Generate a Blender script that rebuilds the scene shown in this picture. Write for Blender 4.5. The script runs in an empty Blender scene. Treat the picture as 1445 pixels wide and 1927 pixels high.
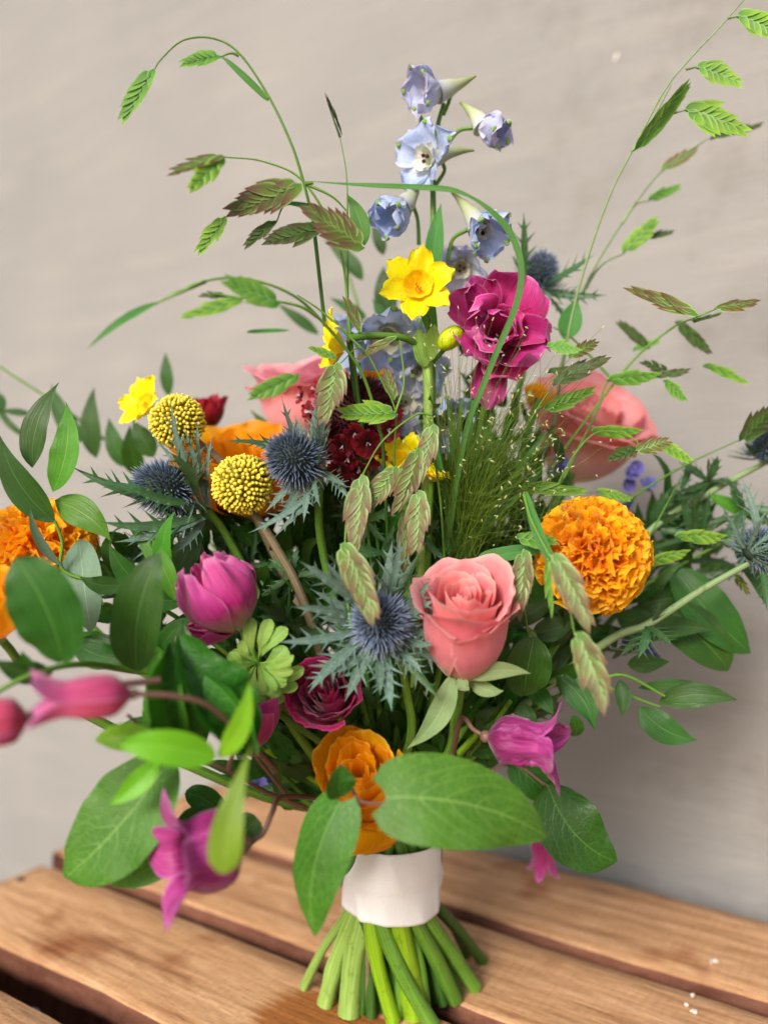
import bpy, math, random
from mathutils import Vector, Matrix, noise
random.seed(7)
R = random.Random(11)
PI = math.pi
C = bpy.context.scene.collection
scn = bpy.context.scene

# ------------------------------------------------------------------ camera, sky, sun, exposure
F = 1500.0; CX, CY = 722.5, 963.5; CAMZ = 0.245
cam = bpy.data.cameras.new('camera'); co = bpy.data.objects.new('camera', cam); C.objects.link(co)
co.location = (0, 0, CAMZ); co.rotation_euler = (PI/2, 0, 0)
cam.sensor_fit = 'VERTICAL'; cam.sensor_height = 36; cam.sensor_width = 27; cam.lens = F/1927*36
cam.clip_start = .01; cam.clip_end = 50
cam.dof.use_dof = True; cam.dof.focus_distance = .352; cam.dof.aperture_fstop = 3.0
scn.camera = co

w = bpy.data.worlds.new('World'); scn.world = w; w.use_nodes = True
nt = w.node_tree; nt.nodes.clear()
sky = nt.nodes.new('ShaderNodeTexSky'); sky.sky_type = 'NISHITA'; sky.sun_disc = False
SUN_DIR = Vector((.44, .76, -.48)).normalized()        # the way the light travels
sky.sun_elevation = math.asin(-SUN_DIR.z)
sky.sun_rotation = math.atan2(-SUN_DIR.x, -SUN_DIR.y)
sky.air_density = 1.0; sky.dust_density = 3.0; sky.ozone_density = .6
bg = nt.nodes.new('ShaderNodeBackground'); bg.inputs[1].default_value = .125
wo = nt.nodes.new('ShaderNodeOutputWorld')
nt.links.new(sky.outputs[0], bg.inputs[0]); nt.links.new(bg.outputs[0], wo.inputs[0])
sl = bpy.data.lights.new('sun', 'SUN'); sl.energy = 2.9; sl.angle = math.radians(20); sl.color = (1, .955, .895)
so = bpy.data.objects.new('sun', sl); C.objects.link(so)
so.rotation_euler = SUN_DIR.to_track_quat('-Z', 'Y').to_euler()
scn.view_settings.view_transform = 'Standard'; scn.view_settings.look = 'None'
scn.view_settings.exposure = .36; scn.view_settings.gamma = 1
scn.cycles.use_denoising = True
scn.cycles.max_bounces = 8; scn.cycles.transmission_bounces = 4; scn.cycles.transparent_max_bounces = 4

# ------------------------------------------------------------------ helpers
def P(px, py, d): return Vector(((px-CX)/F*d, d, CAMZ-(py-CY)/F*d))
def lin(h, k=1.0):
    h = h.lstrip('#'); o = []
    for i in (0, 2, 4):
        c = int(h[i:i+2], 16)/255
        o.append((c/12.92 if c <= .04045 else ((c+.055)/1.055)**2.4)*k)
    return (*o, 1)
def lerp(a, b, t): return a+(b-a)*t
def rj(a, b=None): return R.uniform(-a, a) if b is None else R.uniform(a, b)
def cr(pts, n=6):
    """Catmull-Rom through a list of vectors (or scalars)."""
    if len(pts) < 3: return [lerp(pts[0], pts[-1], i/n) for i in range(n+1)]
    q = [pts[0]*2-pts[1]]+list(pts)+[pts[-1]*2-pts[-2]]; out = []
    for i in range(1, len(q)-2):
        a, b, c, d = q[i-1:i+3]
        for k in range(n):
            t = k/n
            out.append((b*2+(c-a)*t+(a*2-b*5+c*4-d)*t*t+(b*3-a-c*3+d)*t**3)*.5)
    out.append(pts[-1]); return out

class MB:
    def __init__(s): s.v = []; s.f = []; s.uv = []; s.mi = []
    def grid(s, rows, uvs, mi=0, close=False):
        b = len(s.v); n = len(rows[0])
        for r_, u_ in zip(rows, uvs):
            s.v.extend(r_); s.uv.extend(u_)
        for i in range(len(rows)-1):
            for j in range(n if close else n-1):
                k = (j+1) % n
                s.f.append((b+i*n+j, b+i*n+k, b+(i+1)*n+k, b+(i+1)*n+j)); s.mi.append(mi)
        return b
    def tube(s, pts, rad, seg=8, mi=0, cap=True):
        n = len(pts); rows = []; uvs = []
        up = Vector((.3, .2, .93)); 
        for i, p in enumerate(pts):
            t = (pts[min(i+1, n-1)]-pts[max(i-1, 0)])
            t = t.normalized() if t.length > 1e-9 else Vector((0, 0, 1))
            a = t.cross(up); a = a.normalized() if a.length > 1e-3 else t.orthogonal().normalized()
            b_ = t.cross(a); up = a.cross(t)*1.0
            r = rad(i/(n-1)) if callable(rad) else rad
            rows.append([p+(a*math.cos(2*PI*j/seg)+b_*math.sin(2*PI*j/seg))*r for j in range(seg)])
            uvs.append([(j/seg, i/(n-1)) for j in range(seg)])
        b0 = s.grid(rows, uvs, mi, True)
        if cap:
            for k in (0, n-1):
                base = len(s.v); s.v.extend([s.v[b0+k*seg+j].copy() for j in range(seg)]); s.uv.extend([(.5, .5)]*seg)
                idx = [base+j for j in range(seg)]
                s.f.append(tuple(idx if k else idx[::-1])); s.mi.append(mi)
    def ball(s, c, r, seg=10, rings=7, sc=(1, 1, 1), mi=0, M=None):
        rows = []; uvs = []
        for i in range(rings+1):
            a = PI*i/rings
            row = [Vector((math.sin(a)*math.cos(2*PI*j/seg)*sc[0]*r, math.sin(a)*math.sin(2*PI*j/seg)*sc[1]*r, -math.cos(a)*sc[2]*r)) for j in range(seg)]
            rows.append([(M @ p if M else p)+c for p in row]); uvs.append([(j/seg, i/rings) for j in range(seg)])
        s.grid(rows, uvs, mi, True)
    def mesh(s, name, mats, smooth=True):
        me = bpy.data.meshes.new(name); me.from_pydata([tuple(p) for p in s.v], [], s.f)
        uvl = me.uv_layers.new(name='UVMap'); flat = []
        for l in me.loops: flat.extend(s.uv[l.vertex_index])
        uvl.data.foreach_set('uv', flat)
        for m in (mats if isinstance(mats, (list, tuple)) else [mats]): me.materials.append(m)
        me.polygons.foreach_set('material_index', s.mi)
        me.polygons.foreach_set('use_smooth', [smooth]*len(me.polygons))
        me.update(); return me

def obj(name, me, parent=None, mw=None, kind=None, label=None):
    """one mesh object; mw = its placement in the parent's frame"""
    o = bpy.data.objects.new(name, me); C.objects.link(o)
    if parent is not None: o.parent = parent
    if mw is not None: o.matrix_basis = mw
    if kind: o['kind'] = kind
    if label: o['label'] = label
    return o
ROOTM = {}
def thing(name, label, cat, loc, axis=None, roll=0, group=None):
    o = bpy.data.objects.new(name, None); C.objects.link(o); o.empty_display_size = .01
    m = Matrix.Translation(loc)
    if axis is not None: m = m @ axm(axis, roll)
    o.matrix_basis = m; ROOTM[o.name] = m
    o['label'] = label; o['category'] = cat
    if group: o['group'] = group
    return o
def axm(axis, roll=0):
    return Vector(axis).normalized().to_track_quat('Z', 'Y').to_matrix().to_4x4() @ Matrix.Rotation(roll, 4, 'Z')
def wpart(name, mb, mats, root, kind=None, label=None, parent=None, smooth=True):
    """a part whose vertices were made in world space"""
    inv = ROOTM[root.name].inverted(); mb.v = [inv @ Vector(p) for p in mb.v]
    me = mb.mesh(name, mats, smooth); return obj(name, me, root if parent is None else parent, None, kind, label)
def sub(root, loc, axis, name, roll=0):
    """an Empty that is a part of a world-space thing (identity rotation root)"""
    e = bpy.data.objects.new(name, None); C.objects.link(e); e.parent = root; e.empty_display_size = .005
    e.matrix_basis = ROOTM[root.name].inverted() @ (Matrix.Translation(loc) @ axm(axis, roll)); return e

# ------------------------------------------------------------------ materials
def nodes(name):
    m = bpy.data.materials.new(name); m.use_nodes = True; n = m.node_tree; n.nodes.clear()
    out = n.nodes.new('ShaderNodeOutputMaterial'); return m, n, out
def ramp(n, stops, fac, interp='LINEAR'):
    r = n.nodes.new('ShaderNodeValToRGB'); r.color_ramp.interpolation = interp
    e = r.color_ramp.elements
    e[0].position, e[0].color = stops[0]; e[1].position, e[1].color = stops[-1]
    for p_, c_ in stops[1:-1]:
        x = e.new(p_); x.color = c_
    n.links.new(fac, r.inputs[0]); return r.outputs[0]
def mth(n, op, a, b=None, c=None, clamp=False):
    x = n.nodes.new('ShaderNodeMath'); x.operation = op; x.use_clamp = clamp
    for i, q in enumerate((a, b, c)):
        if q is None: continue
        if isinstance(q, (int, float)): x.inputs[i].default_value = q
        else: n.links.new(q, x.inputs[i])
    return x.outputs[0]
def mixc(n, f, a, b, mode='MIX'):
    x = n.nodes.new('ShaderNodeMix'); x.data_type = 'RGBA'; x.blend_type = mode
    for i, q in ((0, f), (6, a), (7, b)):
        if isinstance(q, (int, float)): x.inputs[i].default_value = q
        elif isinstance(q, tuple): x.inputs[i].default_value = q
        else: n.links.new(q, x.inputs[i])
    return x.outputs[2]
def noise_n(n, vec, scale, detail=3, rough=.5):
    x = n.nodes.new('ShaderNodeTexNoise'); x.inputs['Scale'].default_value = scale
    x.inputs['Detail'].default_value = detail; x.inputs['Roughness'].default_value = rough
    if vec is not None: n.links.new(vec, x.inputs['Vector'])
    return x.outputs[0]
def uvn(n):
    t = n.nodes.new('ShaderNodeTexCoord'); s = n.nodes.new('ShaderNodeSeparateXYZ')
    n.links.new(t.outputs['UV'], s.inputs[0]); return t, s.outputs[0], s.outputs[1]
def comb(n, x, y, z=0):
    c = n.nodes.new('ShaderNodeCombineXYZ')
    for i, q in enumerate((x, y, z)):
        if isinstance(q, (int, float)): c.inputs[i].default_value = q
        else: n.links.new(q, c.inputs[i])
    return c.outputs[0]
def finish(m, n, out, col, rough=.5, trans=.0, bump=None, bstr=.3, bdist=.0005, spec=.4, sheen=0, tcol=None, coat=0):
    p = n.nodes.new('ShaderNodeBsdfPrincipled'); n.links.new(col, p.inputs['Base Color'])
    if isinstance(rough, (int, float)): p.inputs['Roughness'].default_value = rough
    else: n.links.new(rough, p.inputs['Roughness'])
    p.inputs['Specular IOR Level'].default_value = spec
    if sheen: p.inputs['Sheen Weight'].default_value = sheen; p.inputs['Sheen Roughness'].default_value = .4
    if coat: p.inputs['Coat Weight'].default_value = coat; p.inputs['Coat Roughness'].default_value = .3
    if bump is not None:
        b = n.nodes.new('ShaderNodeBump'); b.inputs['Strength'].default_value = bstr; b.inputs['Distance'].default_value = bdist
        n.links.new(bump, b.inputs['Height']); n.links.new(b.outputs[0], p.inputs['Normal'])
    if trans:
        t = n.nodes.new('ShaderNodeBsdfTranslucent'); n.links.new(tcol or col, t.inputs[0])
        x = n.nodes.new('ShaderNodeMixShader'); x.inputs[0].default_value = trans
        n.links.new(p.outputs[0], x.inputs[1]); n.links.new(t.outputs[0], x.inputs[2]); n.links.new(x.outputs[0], out.inputs[0])
    else: n.links.new(p.outputs[0], out.inputs[0])
    return m
def petal_mat(name, base, mid, tip, edge=None, trans=.3, vein=.35, rough=.55, freq=60, var=.12, sheen=.15, edge_w=.1, wrinkle=.0, mottle=.25):
    """colours run base -> tip along the petal, fine veins run lengthwise, the rim may be paler"""
    m, n, out = nodes(name); t, u, v = uvn(n)
    warp = noise_n(n, t.outputs['UV'], 3, 3)
    vv = mth(n, 'ADD', v, mth(n, 'MULTIPLY', mth(n, 'SUBTRACT', warp, .5), .35))
    col = ramp(n, [(0, base), (.45, mid), (1, tip)], vv)
    au = mth(n, 'ABSOLUTE', mth(n, 'SUBTRACT', u, .5))
    vn = noise_n(n, comb(n, mth(n, 'MULTIPLY', u, freq), mth(n, 'MULTIPLY', v, 3)), 1.0, 2, .6)
    dk = mixc(n, 1.0, col, mixc(n, mth(n, 'MULTIPLY', mth(n, 'GREATER_THAN', vn, 2), 1), (1-vein, 1-vein*1.1, 1-vein, 1), (1, 1, 1, 1)), 'MULTIPLY')
    f = mth(n, 'MULTIPLY', mth(n, 'SUBTRACT', .58, vn, None, True), 4, None, True)
    col = mixc(n, f, col, dk)
    mo = noise_n(n, t.outputs['Object'], 130, 3)
    col = mixc(n, mth(n, 'MULTIPLY', mth(n, 'SUBTRACT', mo, .42, None, True), mottle*5, None, True), col, mixc(n, 1.0, col, (.82, .74, .78, 1), 'MULTIPLY'))
    if edge:
        e = mth(n, 'MAXIMUM', mth(n, 'MULTIPLY', au, 2), v)
        e = mth(n, 'DIVIDE', mth(n, 'SUBTRACT', e, 1-edge_w), edge_w, None, True)
        col = mixc(n, mth(n, 'MULTIPLY', e, .8), col, edge)
    oi = n.nodes.new('ShaderNodeObjectInfo')
    h = n.nodes.new('ShaderNodeHueSaturation')
    n.links.new(mth(n, 'ADD', mth(n, 'MULTIPLY', oi.outputs['Random'], var*2), 1-var), h.inputs['Value'])
    n.links.new(mth(n, 'ADD', mth(n, 'MULTIPLY', oi.outputs['Random'], .02), .49), h.inputs['Hue'])
    n.links.new(col, h.inputs['Color'])
    b = mth(n, 'ADD', vn, mth(n, 'MULTIPLY', noise_n(n, comb(n, mth(n, 'MULTIPLY', u, 9), mth(n, 'MULTIPLY', v, 6)), 1, 4), 2+wrinkle*4))
    return finish(m, n, out, h.outputs[0], rough, trans, b, .35, .0006, .3, sheen)
def leaf_mat(name, c1, c2, vein=None, rough=.35, trans=.22, par=False, var=.18, veinw=.5, spec=.35, blotch=.3):
    m, n, out = nodes(name); t, u, v = uvn(n)
    au = mth(n, 'ABSOLUTE', mth(n, 'SUBTRACT', u, .5))
    big = noise_n(n, t.outputs['Object'], 60, 4)
    fine = noise_n(n, t.outputs['Object'], 700, 2)
    col = mixc(n, mth(n, 'ADD', big, mth(n, 'MULTIPLY', mth(n, 'SUBTRACT', fine, .5), .4)), c1, c2)
    vein = vein or tuple(min(1, x*1.8) for x in c2[:3])+(1,)
    if par:
        ln = noise_n(n, comb(n, mth(n, 'MULTIPLY', u, 46), mth(n, 'MULTIPLY', v, 1.5)), 1, 1)
        mask = mth(n, 'MULTIPLY', mth(n, 'SUBTRACT', ln, .5, None, True), 1.6*veinw, None, True)
        hgt = ln
    else:
        wv = mth(n, 'ADD', mth(n, 'MULTIPLY', mth(n, 'SUBTRACT', v, mth(n, 'MULTIPLY', mth(n, 'POWER', au, 1.35), 1.25)), 6.5), mth(n, 'MULTIPLY', noise_n(n, t.outputs['UV'], 5, 2), .7))
        fr = mth(n, 'ABSOLUTE', mth(n, 'SUBTRACT', mth(n, 'FRACT', wv), .5))
        side = mth(n, 'SUBTRACT', 1, mth(n, 'MULTIPLY', fr, 14), None, True)
        net = n.nodes.new('ShaderNodeTexVoronoi'); net.feature = 'DISTANCE_TO_EDGE'; net.inputs['Scale'].default_value = 330
        n.links.new(t.outputs['Object'], net.inputs['Vector'])
        nn = mth(n, 'SUBTRACT', 1, mth(n, 'MULTIPLY', net.outputs[0], 14), None, True)
        mask = mth(n, 'MAXIMUM', mth(n, 'MULTIPLY', side, .8), mth(n, 'MULTIPLY', nn, .42))
        mask = mth(n, 'MULTIPLY', mask, veinw)
        hgt = mth(n, 'SUBTRACT', mth(n, 'MULTIPLY', big, 1.4), mask)
    mid = mth(n, 'SUBTRACT', 1, mth(n, 'MULTIPLY', au, 55), None, True)
    mask = mth(n, 'MAXIMUM', mask, mth(n, 'MULTIPLY', mid, .75))
    col = mixc(n, mask, col, vein)
    if blotch:
        bl = noise_n(n, t.outputs['Object'], 25, 5, .7)
        col = mixc(n, mth(n, 'MULTIPLY', mth(n, 'SUBTRACT', bl, .55, None, True), blotch*6, None, True), col, mixc(n, 1.0, col, (1.25, 1.1, .55, 1), 'MULTIPLY'))
    oi = n.nodes.new('ShaderNodeObjectInfo'); h = n.nodes.new('ShaderNodeHueSaturation')
    n.links.new(mth(n, 'ADD', mth(n, 'MULTIPLY', oi.outputs['Random'], var*2), 1-var), h.inputs['Value'])
    n.links.new(mth(n, 'ADD', mth(n, 'MULTIPLY', oi.outputs['Random'], .03), .485), h.inputs['Hue'])
    n.links.new(col, h.inputs['Color'])
    tc = mixc(n, 1.0, h.outputs[0], (1.5, 1.7, .7, 1), 'MULTIPLY')
    return finish(m, n, out, h.outputs[0], rough, trans, hgt, .45, .0008, spec, 0, tc)
def plain_mat(name, a, b, scale=200, rough=.5, trans=0, along=False, bstr=.3, spec=.3, stops=None):
    m, n, out = nodes(name); t, u, v = uvn(n)
    k = noise_n(n, t.outputs['Object'], scale, 4)
    if along:
        k = noise_n(n, comb(n, mth(n, 'MULTIPLY', u, 14), mth(n, 'MULTIPLY', v, 2), mth(n, 'MULTIPLY', k, .7)), 1.5, 3)
    col = mixc(n, mth(n, 'MULTIPLY', mth(n, 'SUBTRACT', k, .3), 2.6, None, True), a, b)
    if along:
        sp = noise_n(n, t.outputs['Object'], 260, 4, .7)
        col = mixc(n, mth(n, 'MULTIPLY', mth(n, 'SUBTRACT', sp, .56, None, True), 5, None, True), col, mixc(n, 1.0, col, (.62, .52, .45, 1), 'MULTIPLY'))
    if stops:
        col = mixc(n, mth(n, 'MULTIPLY', k, .3), ramp(n, stops, v), mixc(n, 1.0, a, (1, 1, 1, 1), 'MULTIPLY'))
    oi = n.nodes.new('ShaderNodeObjectInfo'); h = n.nodes.new('ShaderNodeHueSaturation')
    n.links.new(mth(n, 'ADD', mth(n, 'MULTIPLY', oi.outputs['Random'], .3), .85), h.inputs['Value']); n.links.new(col, h.inputs['Color'])
    return finish(m, n, out, h.outputs[0], rough, trans, k, bstr, .0005, spec)

MT = {}
MT['rose'] = petal_mat('rose_petal', lin('f2cc98'), lin('f08a94'), lin('f4969c'), lin('fcc4bc'), .36, .05, .6, 16, .07, .3, .07, 0, .1)
MT['rose_back'] = petal_mat('peach_rose_petal', lin('f6e8c0'), lin('f8c8ca'), lin('f6b0b4'), lin('ee8a86'), .4, .05, .6, 16, .06, .3, .12)
MT['rose_pink'] = petal_mat('pink_rose_petal', lin('f4dcb8'), lin('f8b4c0'), lin('f6a2b4'), lin('f6b8c0'), .35, .1, .6, 40, .06, .3)
MT['magenta'] = petal_mat('magenta_petal', lin('96104c'), lin('c81c78'), lin('de4ca4'), lin('e88cc4'), .28, .42, .5, 85, .15, .3, .05, .2)
MT['magenta_pale'] = petal_mat('streaked_magenta_petal', lin('b4b878'), lin('cc2488'), lin('e264ae'), lin('e894c4'), .3, .35, .5, 110, .08, .35, .06)
MT['wine'] = petal_mat('wine_petal', lin('780a44'), lin('b00c5a'), lin('bc1864'), lin('dc5c98'), .35, .25, .4, 40, .12, .2, .05)
MT['orange'] = petal_mat('orange_petal', lin('ffb40c'), lin('ffc81e'), lin('ffbe14'), lin('ffd658'), .55, .14, .5, 60, .05, 0, .06, .3, .1)
MT['orange_glow'] = petal_mat('deep_orange_petal', lin('fcb40c'), lin('ffbe18'), lin('ffb00e'), None, .5, .12, .5, 70, .08)
MT['marigold'] = petal_mat('marigold_petal', lin('f48c00'), lin('ffa604'), lin('ffb80e'), lin('ffc830'), .42, .1, .5, 20, .1, .1, .2)
MT['daff'] = petal_mat('daffodil_petal', lin('f4dc10'), lin('ffea00'), lin('fff004'), lin('fff65a'), .3, .10, .45, 30, .05, .1, .06)
MT['daffcup'] = petal_mat('daffodil_cup', lin('f4c000'), lin('fcd400'), lin('fedc00'), lin('ffe830'), .3, .12, .45, 40, .04)
MT['delph'] = petal_mat('delphinium_sepal', lin('e4ecee'), lin('c8d8f4'), lin('acc4f4'), lin('d0d8f6'), .35, .14, .5, 26, .08, .2, .12)
MT['delph_pale'] = petal_mat('pale_delphinium_sepal', lin('d4dcc4'), lin('d4d8ec'), lin('bcc6ee'), lin('d8d0ee'), .35, .10, .5, 26, .08, .2, .12)
MT['bee'] = petal_mat('delphinium_eye', lin('d8dcc8'), lin('eceade'), lin('f4f2da'), None, .3, .1, .5)
MT['clem'] = petal_mat('clematis_tepal', lin('7c2058'), lin('a8307c'), lin('bc4c9c'), lin('cc70b8'), .22, .5, .5, 26, .06, .3, .15, .4)
MT['clem_pink'] = petal_mat('pink_clematis_tepal', lin('a8345e'), lin('cc5078'), lin('d06aa0'), lin('d884c0'), .2, .3, .45, 20, .05, .3, .2)
MT['diant'] = petal_mat('dianthus_petal', lin('3a0410'), lin('7c0820'), lin('9a1030'), lin('b02846'), .2, .2, .5, 30, .15)
MT['diantdark'] = plain_mat('dark_calyx', lin('2a0810'), lin('4a101c'), 300, .6)
MT['white'] = plain_mat('pale_stamen', lin('f0e0e0'), lin('e0c8d0'), 300, .5)
MT['stamen'] = plain_mat('yellow_stamen', lin('f0a000'), lin('f8c020'), 300, .5)
MT['darkstamen'] = plain_mat('dark_anther', lin('2c0c24'), lin('5a1844'), 400, .6)
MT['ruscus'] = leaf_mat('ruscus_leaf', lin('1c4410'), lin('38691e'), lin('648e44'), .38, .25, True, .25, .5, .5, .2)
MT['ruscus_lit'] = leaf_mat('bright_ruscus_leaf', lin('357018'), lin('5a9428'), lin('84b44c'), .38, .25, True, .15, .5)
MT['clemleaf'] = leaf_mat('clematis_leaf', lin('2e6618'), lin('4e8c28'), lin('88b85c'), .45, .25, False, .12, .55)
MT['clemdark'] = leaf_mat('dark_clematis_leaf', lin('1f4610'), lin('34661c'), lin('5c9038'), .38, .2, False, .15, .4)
MT['olive'] = leaf_mat('olive_leaf', lin('5c8418'), lin('7ca02c'), lin('98b84c'), .45, .3, False, .06, .2)
MT['limeleaf'] = leaf_mat('lime_young_leaf', lin('62a61c'), lin('80c028'), lin('9cd050'), .4, .35, False, .1, .2)
MT['greyleaf'] = leaf_mat('grey_leaf_underside', lin('5a7a64'), lin('7c9a80'), lin('9cb494'), .6, .2, True, .1, .4)
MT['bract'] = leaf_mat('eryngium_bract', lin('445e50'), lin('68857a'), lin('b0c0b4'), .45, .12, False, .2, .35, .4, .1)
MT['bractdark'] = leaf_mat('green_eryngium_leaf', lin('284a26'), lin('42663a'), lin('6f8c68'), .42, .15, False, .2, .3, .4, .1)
MT['spine'] = plain_mat('eryngium_spine', lin('5c6880'), lin('7c88a0'), 300, .5, 0, False, .3, .3, [(0, lin('2c3838')), (.4, lin('4c5c74')), (.75, lin('8090ac')), (1, lin('c4ccd8'))])
MT['core'] = plain_mat('eryngium_core', lin('26302c'), lin('3c4c48'), 500, .7)
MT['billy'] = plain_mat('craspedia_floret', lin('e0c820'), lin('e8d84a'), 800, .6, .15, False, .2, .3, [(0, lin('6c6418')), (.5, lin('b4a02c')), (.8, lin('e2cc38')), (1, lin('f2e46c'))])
MT['billycore'] = plain_mat('craspedia_core', lin('7a6a18'), lin('9a8c28'), 600, .8)
MT['sepal'] = leaf_mat('rose_sepal', lin('6c8450'), lin('8ca070'), lin('b0bc94'), .6, .2, True, .1, .5, .3)
MT['ruff'] = leaf_mat('anemone_ruff', lin('7aa03c'), lin('a4c464'), lin('c4d890'), .5, .3, True, .1, .5)
MT['blade'] = leaf_mat('grass_blade', lin('3e7a34'), lin('5c9248'), lin('7cae60'), .4, .3, True, .08, .5)
MT['stem'] = plain_mat('green_stem', lin('4e7c24'), lin('6e9a38'), 90, .4, .08, True, .3, .4)
MT['stempale'] = plain_mat('pale_green_stem', lin('7ea040'), lin('a8cc70'), 90, .35, .12, True, .3, .4)
MT['stemyel'] = plain_mat('yellow_green_stem', lin('6e9614'), lin('90b828'), 90, .35, .1, True, .3, .4)
MT['stemdark'] = plain_mat('dark_green_stem', lin('2e5218'), lin('44702a'), 90, .4, .05, True, .3, .4)
MT['stembrown'] = plain_mat('woody_stem', lin('6e6048'), lin('94866a'), 400, .7, 0, True, .6, .2)
MT['stempurple'] = plain_mat('purplish_vine_stem', lin('5c3c3c'), lin('7c6050'), 100, .5, 0, True, .3, .4)
MT['stemgrey'] = plain_mat('grey_green_stem', lin('748c5c'), lin('90a878'), 200, .5, .05, True, .5, .3)
MT['cut'] = plain_mat('cut_stem_end', lin('c8d890'), lin('e0e8b4'), 300, .6)
MT['hair'] = plain_mat('panicum_hair', lin('4c6c18'), lin('748e2c'), 100, .5, .2)
MT['seed'] = plain_mat('panicum_seed', lin('b4b878'), lin('d4d4a4'), 600, .6, .1)
MT['bud'] = plain_mat('green_bud', lin('a8c010'), lin('d4e020'), 200, .4, .2, True)
def oat_mat(name, c0, c1, tip, edge, brown=.5):
    m, n, out = nodes(name); t, u, v = uvn(n)
    au = mth(n, 'MULTIPLY', mth(n, 'ABSOLUTE', mth(n, 'SUBTRACT', u, .5)), 2)
    big = noise_n(n, t.outputs['Object'], 90, 2)
    col = ramp(n, [(0, c0), (.4, c1), (.85, tip), (1, tip)], mth(n, 'ADD', v, mth(n, 'MULTIPLY', mth(n, 'SUBTRACT', big, .5), 1.2*brown+.2)))
    ln = noise_n(n, comb(n, mth(n, 'MULTIPLY', u, 26), mth(n, 'MULTIPLY', v, 1.2)), 1, 1)
    col = mixc(n, mth(n, 'MULTIPLY', mth(n, 'SUBTRACT', ln, .46, None, True), 3.2, None, True), col, mixc(n, 1.0, col, (1.7, 1.6, 1.2, 1), 'MULTIPLY'))
    ef = mth(n, 'MULTIPLY', mth(n, 'SUBTRACT', au, .66, None, True), 4, None, True)
    col = mixc(n, mth(n, 'MULTIPLY', ef, mth(n, 'SUBTRACT', 1, mth(n, 'MULTIPLY', v, .9), None, True)), col, edge)
    oi = n.nodes.new('ShaderNodeObjectInfo'); h = n.nodes.new('ShaderNodeHueSaturation')
    n.links.new(mth(n, 'ADD', mth(n, 'MULTIPLY', oi.outputs['Random'], .3), .85), h.inputs['Value']); n.links.new(col, h.inputs['Color'])
    return finish(m, n, out, h.outputs[0], .42, .3, ln, .4, .0004, .4)
MT['oat'] = oat_mat('green_oat_scale', lin('3a7424'), lin('588e30'), lin('74a040'), lin('94bc70'), .25)
MT['oatlime'] = oat_mat('lime_oat_scale', lin('437c26'), lin('62942e'), lin('8cb434'), lin('a8c87c'), .3)
MT['oatbrown'] = oat_mat('brown_tipped_oat_scale', lin('4c7c28'), lin('5c6a30'), lin('643a38'), lin('94a860'), .5)
MT['oatmix'] = oat_mat('mauve_green_oat_scale', lin('4c8a2c'), lin('6c7c40'), lin('74503e'), lin('b8d08c'), .5)
MT['oatdark'] = oat_mat('dark_oat_scale', lin('2c4c1c'), lin('44642a'), lin('4c3c28'), lin('6c8a4c'), .45)

# ------------------------------------------------------------------ surfaces: leaf blades and petals
SH = {'lance': (.78, 1.25), 'spear': (.50, 1.15), 'ovate': (.55, .75), 'petal': (.85, .38), 'heart': (.30, .72), 'spat': (1.7, .45), 'ellip': (.55, .55), 'long': (.35, .5), 'point': (.6, .62)}
def wfun(shape):
    a, b = SH[shape]; vm = a/(a+b); k = (vm**a)*((1-vm)**b)
    return lambda v: (max(v, 0)**a)*(max(1-v, 0)**b)/k
def blade(mb, pts, W, nrm, shape='lance', fold=.15, arch=0., wave=.0, wf=2.5, twist=0, lobe=0, n=14, m=4, mi=0, curl=0, seed=0, notch=0, veins=0):
    """a leaf: pts = midrib curve, W = half width, nrm = the way its face looks"""
    N = n; cum = pts; L = sum((cum[i+1]-cum[i]).length for i in range(len(cum)-1))
    wf_ = wfun(shape); rows = []; uvs = []
    for i in range(N+1):
        v = i/N; s = v*(len(cum)-1); k = min(int(s), len(cum)-2); p = cum[k].lerp(cum[k+1], s-k)
        t = (cum[min(k+2, len(cum)-1)]-cum[max(k-1, 0)]).normalized()
        nn = nrm-t*nrm.dot(t); nn = nn.normalized() if nn.length > 1e-4 else t.orthogonal().normalized()
        nn = Matrix.Rotation(twist*(v-.5), 3, t) @ nn
        sd = t.cross(nn); ww = wf_(min(max(v, .004), .996))*W
        row = []; ur = []
        for j in range(-m, m+1):
            u = j/m; au = abs(u)
            off = au*ww*fold+u*u*ww*arch
            if wave: off += wave*W*u*u*noise.noise(Vector((v*wf*2+seed, (1.3 if u > 0 else 4.1)+seed*.7, seed)))*1.8
            if veins: off += W*veins*(math.sin((v-au*.45)*46)*.5)*min(1, au*3)*(1-au)*min(1, 4*v)
            if notch and v > .5: off += notch*W*au*(v-.5)
            off += curl*W*(v**2)
            q = p+sd*(u*ww*(1+0*v))+nn*off
            if lobe: q = q-t*(lobe*W*au**1.6*max(0, 1-v*3.2)**1.2)
            row.append(q); ur.append((u*.5+.5, v))
        rows.append(row); uvs.append(ur)
    mb.grid(rows, uvs, mi)
def mesh_blade(*a, **k):
    mb = MB(); blade(mb, *a, **k); return mb
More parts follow.
